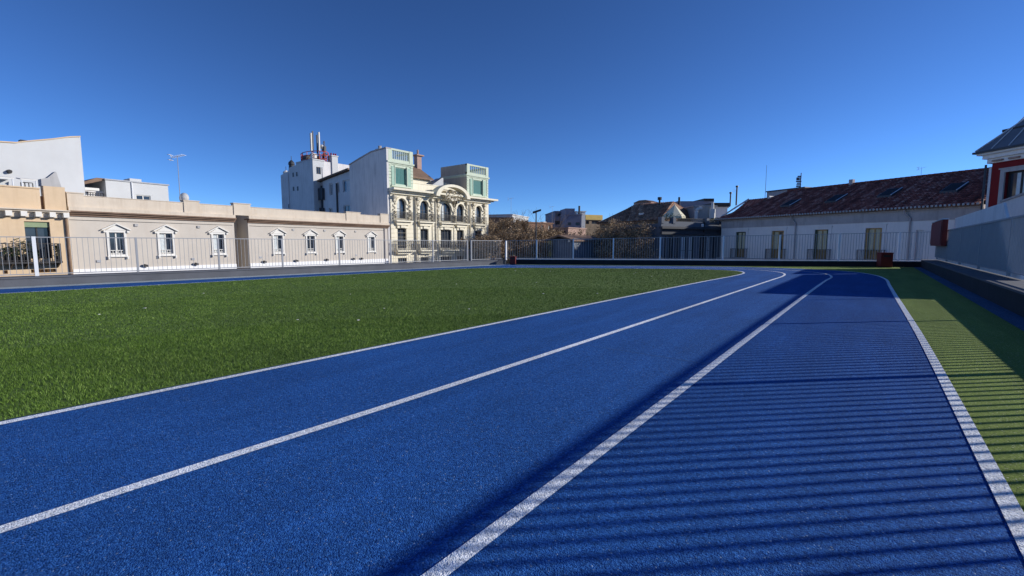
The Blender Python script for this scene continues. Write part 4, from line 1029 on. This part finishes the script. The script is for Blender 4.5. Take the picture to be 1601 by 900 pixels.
f, r, x1, zt = block('brown_brick_block', 'long brown building behind the bare trees right of the ornate facade', (752, 92), (802, 92), 341, 'brick', 8, wins=((772, 775, 350, 357), (783, 786, 350, 357), (793, 796, 350, 357)))
# low dark house with red brown roof
f = Frame.cam((861, 52), (898, 50)); r = f.root('low_dark_house', 'low dark green walled house with thin brown roof behind the far fence', 'house')
x1 = f.x(897); zr = f.p(875, 373)[1]
MB().box(0.2, x1, 0, 6, BASE, zr).build('wall', M['slate'], r)
b = MB().prism([(-.4, zr-.25), (x1*.45, zr+.25), (x1+.3, zr-.3), (x1+.3, zr-.15), (x1*.45, zr+.45), (-.4, zr-.05)], 'y', -.5, 6.5); b.build('roof', M['brown'], r)
MB().box(-.25, .15, -.1, .3, BASE, zr-.2).build('corner_pier', M['yellow'], r)
b = MB(); x = f.x(890.5); z = f.p(890, 376.5)[1]; b.box(x-.12, x+.12, -.1, -.003, z-.12, z+.12); b.build('wall_lamp', M['white'], r)
f, r, x1, zt = block('cream_balcony_building', 'small sunlit cream building with slender columns behind the far fence', (903, 66), (925, 74), 372, 'stone', 5,
    wins=((907, 909.5, 374, 386), (912, 914.5, 374, 386), (917, 919.5, 374, 386), (907, 909.5, 389, 403), (912, 914.5, 389, 403), (917, 919.5, 389, 403)), roofm='brown')
MB().box(-.3, x1+.3, -.5, -.01, f.p(914, 388)[1]-.1, f.p(914, 388)[1]+.12).build('balcony', M['brown'], r)
# tiled house
f = Frame.cam((938, 70), (1036, 62)); r = f.root('tiled_house', 'brown walled house with weathered brown tiled roof in the centre distance', 'house')
x1 = f.x(1036); ze = f.p(990, 346)[1]; zr = f.p(1010, 318.5, 6)[1]
H = [(f.x(993), f.x(1003), f.p(998, 369)[1], f.p(998, 355)[1]), (f.x(955), f.x(962), f.p(958, 372)[1], f.p(958, 360)[1]), (f.x(993), f.x(1003), f.p(998, 400)[1], f.p(998, 378)[1])]
MB().shell(0, x1, 0, 12, BASE, ze, H, .2).build('wall', M['brownwall'], r)
for h in H: window(r, h[0]+.003, h[1]-.003, h[2]+.003, h[3]-.003, .1, 'brown', 2)
xr0, xr1 = f.x(990, 6), f.x(1052, 6)
tiles('roof', lambda t: (-.4+(x1+.4)*t, -.5, ze), lambda t: (max(-.4, xr0*min(1, t/.5)+(xr1-xr0)*max(0, t-.5)/.5), 6*min(1, .12+t/.5*.88), ze+(zr-ze)*min(1, .02+t/.5*.98)), r, M['tileb'], .3, .5, .09)
tiles('rear_roof', lambda t: (x1+(-.4-x1)*t, 12.5, ze), lambda t: (xr1+(xr0-xr1)*t, 6, zr), r, M['tileb'], .5, 1, .09)
b = MB(); e = [(-.38, -.48, ze-.03), (x1, -.48, ze-.03), (x1, 12.4, ze-.03), (-.38, 12.4, ze-.03)]; g = [(xr0, 6, zr-.06), (xr1, 6, zr-.06)]
b.poly([e[0], e[3], g[0]]); b.poly([e[1], g[1], e[2]]); b.poly([e[0], g[0], g[1], e[1]]); b.poly([e[2], g[1], g[0], e[3]]); b.poly([e[0], e[1], e[2], e[3]]); b.build('roof_deck', M['brick'], r)
MB().box(-.3, x1, -.35, -.003, ze-.25, ze-.05).build('eaves', M['brown'], r)
x, z = f.p(1031.5, 308, 5); b = MB().tube((x, 5, ze+1), (x, 5, z-.4), .14); b.tube((x, 5, z-.4), (x, 5, z), .3, .3, 8); b.build('flue', M['iron'], r)
x, z = f.p(1062, 308, 7); MB().tube((x, 7, ze+1), (x, 7, z), .15).build('flue', M['iron'], r)
x0_, z0_ = f.p(991, 321, 7); x1_, _ = f.p(1018, 321, 7); zt = f.p(1000, 313.5, 7)[1]
MB().box(x0_, x1_, 7, 9, ze, zt-.3).build('roof_room', M['mauve'], r); MB().prism([(x0_-.1, zt-.3), (x1_+.1, zt-.3), (x1_-1, zt+.05), (x0_+1, zt+.05)], 'y', 6.9, 9).build('room_roof', M['brown'], r)
x, z = f.p(1004.5, 334, 2); MB().box(x-.35, x+.35, 1.6, 2.4, ze+.6, z+.1).build('skylight', M['white'], r)
# distant grey roof and white boxes
f, r, x1, zt = block('grey_metal_roof_building', 'distant long blue grey metal roofed building on the skyline', (1054, 92), (1112, 92), 327, 'brownwall', 10, wins=((1064, 1068, 331, 337), (1074, 1078, 331, 337)), roofm='brown')
zt2 = f.p(1080, 314)[1]; MB().prism([(-.3, zt+.2), (x1+.3, zt+.2), (x1+.3, zt2), (-1.5+2, zt2)], 'y', .2, 9).build('metal_roof', M['blockgrey'], r)
MB().box(f.x(1098), x1+.2, 0, 9, zt2, zt2+.5).build('roof_edge', M['iron'], r)
f, r, x1, zt = block('white_roof_terrace', 'pale grey rooftop box with white curved duct beside the glazed gallery', (1083, 66), (1117, 66), 323, 'concrete', 6, wins=())
for p in (1087, 1106):
    pass
b = MB(); x, z = f.p(1092, 326); xx_ = f.p(1087, 326)[0]; b.tube((xx_, -.4, f.p(1087, 342)[1]), (xx_, -.4, z-.3), .25, n=10); b.tube((xx_, -.4, z-.3), (xx_+.35, -.4, z), .25, n=10); b.tube((xx_+.35, -.4, z), (x+.3, -.4, z), .25, n=10); b.build('duct', M['white'], r)
b = MB(); x, z = f.p(1112, 316); b.tube((x, -.5, f.p(1112, 342)[1]), (x, -.5, f.p(1112, 327)[1]), .42, .42, 12); b.tube((x, -.5, f.p(1112, 327)[1]), (x, -.5, z), .22, .15, 10); b.build('water_tank', M['white'], r)
f, r, x1, zt = block('dark_roofed_building', 'small building with flat black roof edge left of the rear tiled roof', (1113, 80), (1135, 80), 325, 'gwhite', 6, wins=())
MB().box(-.3, x1+.3, -.4, 6.4, zt+.2, f.p(1124, 317)[1]).build('roof_edge', M['iron'], r)
# dark glazed gallery
f = Frame.cam((1033, 50), (1128, 54)); r = f.root('glazed_gallery_building', 'dark grey building with glazed gallery and heavy cornice left of the white building', 'building')
x1 = f.x(1128); zc = f.p(1080, 350)[1]; zg = f.p(1080, 368)[1]
gp = [1038, 1043, 1054, 1064, 1075, 1086, 1092, 1104, 1112, 1121]
H = [(f.x(gp[i])+.08, f.x(gp[i+1])-.08, -3.0, zg-.1) for i in range(len(gp)-1) if i != 5]
MB().shell(0, x1, 0, 7, BASE, zc, H, .2).build('wall', M['slate'], r)
for i, h in enumerate(H): window(r, h[0]+.003, h[1]-.003, h[2]+.003, h[3]-.003, .12, 'dark', 2, 3, .05, curtain=(.25, .8) if i in (3, 4, 6) else None, name='gallery_window')
b = MB(); b.box(-.2, x1+.1, -.35, -.003, zg+.1, zg+.35); b.box(-.3, x1+.2, -.5, -.004, zg+.7, zg+.95); b.box(-.1, x1, -.2, -.005, zg+.351, zg+.69); b.build('cornice', M['dark'], r)
b = MB()
for p in (1035, 1053, 1105, 1124): x = f.x(p); b.box(x-.2, x+.2, -.06, .5, zc, zc+.7)
b.box(0, x1, .1, .25, zc, zc+.25); b.build('parapet', M['slate'], r)
b = MB(); railing(b, .2, x1-.2, .3, zc+.2, f.p(1080, 341)[1], .16, .015); b.build('railing', M['iron'], r)
MB().tube((f.x(1097), -.25, BASE), (f.x(1097), -.25, zc+.3), .09).build('downpipe', M['iron'], r)
x = f.x(1092.5); MB().box(x-.12, x+.12, -.5, -.36, zg+1.0, zg+1.3).build('wall_lamp', M['wwall'], r)
X, Y, _ = f.world(f.x(1051.5, 1.8), 1.8, 0)
pr_ = empty('parasol', (X, Y, zc), YAW, 'open cream canvas parasol on the roof terrace above the glazed gallery', 'parasol')
za = f.p(1054, 319.5, 1.8)[1]; zh = f.p(1051, 338.5, 1.8)[1]
b = MB(); n = 8; rad = 1.32
ring = [(rad*math.cos(2*math.pi*k/n+.39), rad*math.sin(2*math.pi*k/n+.39), zh-zc) for k in range(n)]
for k in range(n):
    p, q = ring[k], ring[(k+1) % n]; b.poly([p, q, (0.1, 0, za-zc)])
    b.poly([(p[0], p[1], p[2]-.22), (q[0], q[1], q[2]-.22), q, p])
o = b.build('canopy', M['cloth'], pr_); sm = o.modifiers.new('thick', 'SOLIDIFY'); sm.thickness = .01
MB().tube((0, 0, 0), (.1, 0, za-zc+.1), .03).build('pole', M['white'], pr_)
for i, (p, s_) in enumerate(((1037, .7), (1046, .9), (1059, .8), (1066, .6), (1120, .6), (1112, .5))):
    X, Y, _ = f.world(f.x(p, .8), .8, 0)
    pt = empty('potted_plant', (X, Y, zc), 0, 'potted plant on the gallery terrace, %s' % ('leftmost by the parapet', 'left of the parasol pole', 'just right of the parasol pole', 'right of the parasol', 'farthest right by the white building', 'second from the right end')[i], 'potted plant', 'plants on the gallery terrace')
    MB().tube((0, 0, 0), (0, 0, .3), .16, .2, 8).build('pot', M['mauve'], pt)
    b = MB(); rr = random.Random(50+i)
    for k in range(110):
        a = rr.uniform(0, 6.28); q = s_*.55*math.sqrt(rr.random()); z = .3+rr.random()*s_; u = Vector((rr.gauss(0,1), rr.gauss(0,1), rr.gauss(0,1))).normalized(); v = u.orthogonal().normalized()
        c = Vector((q*math.cos(a), q*math.sin(a), z)); sz = .07; b.poly([c-u*sz, c+v*sz*.5, c+u*sz, c-v*sz*.5])
    b.build('foliage', M['plant'], pt)
# street lamp / floodlight pole
X, Y, _ = at(838, 382, 48); zt = at(838, 326, 48)[2]
sp = empty('floodlight_mast', (X, Y, BASE), YAW, 'dark mast with tilted floodlight head above the bare trees', 'mast')
MB().tube((0, 0, 0), (0, 0, zt-BASE-.3), .10, .06, 8).build('pole', M['dark'], sp)
b = MB(); b.prism([(-.35, -.15), (.5, .12), (.5, .3), (-.35, .05)], 'y', -.25, .25); b.v = [(v[0], v[1], v[2]+zt-BASE-.35) for v in b.v]; b.build('lamp_head', M['dark'], sp)
for i, (px, py, Z, lb) in enumerate(((799, 309, 70, 'faint thin aerial above the bare trees nearest the ornate facade'), (863, 322, 85, 'thin aerial left of the blue grey block'), (1147, 296, 90, 'thin aerial behind the short flue'))):
    X, Y, _ = at(px, 382, Z); zt = at(px, py, Z)[2]; yagi('tv_aerial', X, Y, 1.5, zt, lb, s=.8)

# far low roofs closing the skyline
rr = random.Random(21)
for i, (pa, pb, py, m, lb) in enumerate(((770, 830, 360, 'concrete', 'far pale flat roofed building low on the skyline behind the bare trees'), (836, 868, 364, 'mauve', 'far pinkish building low on the skyline left of the blue grey block'),
      (925, 960, 356, 'brownwall', 'far brown building between the yellow storey and the tiled house'), (395, 445, 346, 'gwhite', 'far grey building hidden behind the beige parapet'))):
    block('distant_building', lb, (pa, 150), (pb, 150), py, m, 12, wins=())

# ------------------------------------------------------------------ bare and brown-leaved trees in the street gap
m, t, b_ = new_mat('dry_brown_leaves'); at_ = N(t, 'ShaderNodeAttribute', attribute_name='tone'); cr = N(t, 'ShaderNodeValToRGB')
cr.color_ramp.elements[0].color = (.16, .11, .065, 1); cr.color_ramp.elements[1].color = (.58, .42, .26, 1); k = cr.color_ramp.elements.new(.6); k.color = (.34, .24, .14, 1)
t.links.new(at_.outputs['Fac'], cr.inputs[0]); t.links.new(cr.outputs[0], b_.inputs['Base Color']); b_.inputs['Roughness'].default_value = .9
M['dry'] = m
def tree(px, py, Z, label, seed, leaves=5000, spread=3.2, bare=.25):
    rr = random.Random(seed); rs = np.random.RandomState(seed)
    X, Y, _ = at(px, 382, Z); zt = at(px, py, Z)[2]; Ht = zt-BASE
    r = empty('street_tree', (X, Y, BASE), rr.uniform(0, 6), label, 'tree', 'winter trees beyond the far fence')
    tb_, tw = MB(), MB(); tips = []
    def grow(p, d, L, rad, lev):
        n = 3 if lev < 3 else 2
        for k in range(n):
            q = p+d*(L/n); d2 = (d+Vector((rr.gauss(0,.13), rr.gauss(0,.13), rr.gauss(0,.08)+.05))).normalized()
            r1 = rad*(1-.3/n); (tb_ if lev < 3 else tw).tube(p, q, rad, r1, 6 if lev < 2 else 3, cap=False)
            if lev >= 1 and k > 0 and lev < 5:
                s = (d2+Vector((rr.gauss(0,.6), rr.gauss(0,.6), rr.gauss(.15,.35)))).normalized(); grow(q, s, L*.55, rad*.55, lev+1)
            p, d, rad = q, d2, r1
        if lev < 5:
            for k in range(3 if lev < 2 else 2):
                a = rr.uniform(0, 6.28); s = (d+Vector((math.cos(a)*.55, math.sin(a)*.55, rr.uniform(0,.3)))).normalized(); grow(p, s, L*rr.uniform(.55,.75), rad*.68, lev+1)
        else: tips.append(p)
    grow(Vector((0,0,0)), Vector((0,0,1)), Ht*.38, .24, 0)
    if tips:
        zm = max(v[2] for v in tw.v); k = Ht/zm
        for q in (tb_, tw): q.v = [(v[0]*min(k,1.3), v[1]*min(k,1.3), v[2]*k) for v in q.v]
    tr = tb_.build('trunk', M['bark'], r)
    tw.build('twigs', M['bark'], r)
    T_ = np.array(tw.v); n = leaves*6
    idx = rs.randint(0, len(T_), n); C = T_[idx]+rs.normal(0, .22, (n, 3)); C = C[C[:,2] < Ht*(1-bare*rs.uniform(.4, 1, len(C)))]; n = len(C)
    C2 = C[(C[:,2] > Ht*.3)]; C = C2; n = len(C)
    u = rs.normal(0, 1, (n,3)); u /= np.linalg.norm(u, axis=1)[:,None]; w_ = rs.normal(0, 1, (n,3)); v = np.cross(u, w_); v /= np.linalg.norm(v, axis=1)[:,None]
    s = rs.uniform(.04, .10, n)[:,None]
    V = np.stack([C-u*s, C+v*s*.7, C+u*s, C-v*s*.7], 1).reshape(-1, 3).astype(np.float32)
    me = bpy.data.meshes.new('crown'); me.from_pydata(V.tolist(), [], [(4*i,4*i+1,4*i+2,4*i+3) for i in range(n)])
    a_ = me.attributes.new('tone', 'FLOAT', 'FACE'); a_.data.foreach_set('value', rs.rand(n).astype(np.float32)); me.materials.append(M['dry'])
    o = bpy.data.objects.new('crown', me); COL.objects.link(o); o.parent = r
specs = [(775, 334, 78, 'bare tree with dry brown leaves directly right of the ornate facade', .10, 9000), (801, 334, 64, 'brown leaved tree, second from the ornate facade', .08, 9000), (811, 330, 58, 'tree with bare upright twigs in front of the white gabled building', .42, 6000),
    (822, 322, 60, 'tall bare crowned tree left of the floodlight mast', .48, 6000), (836, 338, 56, 'brown bushy tree at the foot of the floodlight mast', .2, 8000), (850, 345, 58, 'lower brown tree between the mast and the low dark house', .12, 8000),
    (927, 338, 60, 'brown leaved tree below the yellow storey', .08, 8000), (946, 335, 56, 'brown leaved tree in front of the left end of the tiled house', .08, 8000), (968, 338, 55, 'brown tree before the middle of the tiled house', .1, 8000),
    (986, 342, 54, 'brown tree left of the tiled house window', .1, 7000), (1014, 340, 53, 'brown tree at the right end of the tiled house', .1, 8000), (880, 372, 60, 'low brown tree behind the low dark house', .1, 5000)]
for i, (px, py, Z, lb, ba, lv) in enumerate(specs): tree(px, py, Z, lb, 100+i, lv if i < 6 else int(lv*.45), bare=ba)

# wall details: cables, junction boxes and drain stubs on the beige wall; seams in the track surface
b = MB(); zc = 2.28; xs_ = np.linspace(A.x(112), RX0-.1, 15)
for i in range(14): b.tube((xs_[i], -.03, zc-.03*math.sin(i%2*3.1)), (xs_[i+1], -.03, zc-.03*math.sin((i+1)%2*3.1)), .012, n=4)
b.build('cable', M['iron'], ra)
b = MB(); xs_ = np.linspace(RX1+.1, XE-.5, 15)
for i in range(14): b.tube((xs_[i], -.05, zc), (xs_[i+1], -.05, zc-.02+(i%3)*.02), .012, n=4)
b.build('cable', M['iron'], ra)
for p in (215, 312, 459, 508, 556):
    x = A.x(p); MB().box(x-.09, x+.09, -.07, -.022, 2.0, 2.16).build('junction_box', M['concrete'], ra)
for p in (152, 300, 406, 556): 
    x = A.x(p); MB().box(x-.1, x+.1, -.045, -.021, -.2, -.06).build('vent_grille', M['flash'], ra)
for y in (3.4, 8.9, 14.2):
    o = stripe('track_seam', [Vector((-2.03, y)), Vector((-1.4, y+.01)), Vector((-.9, y))], .006, .006, M['gutter'])
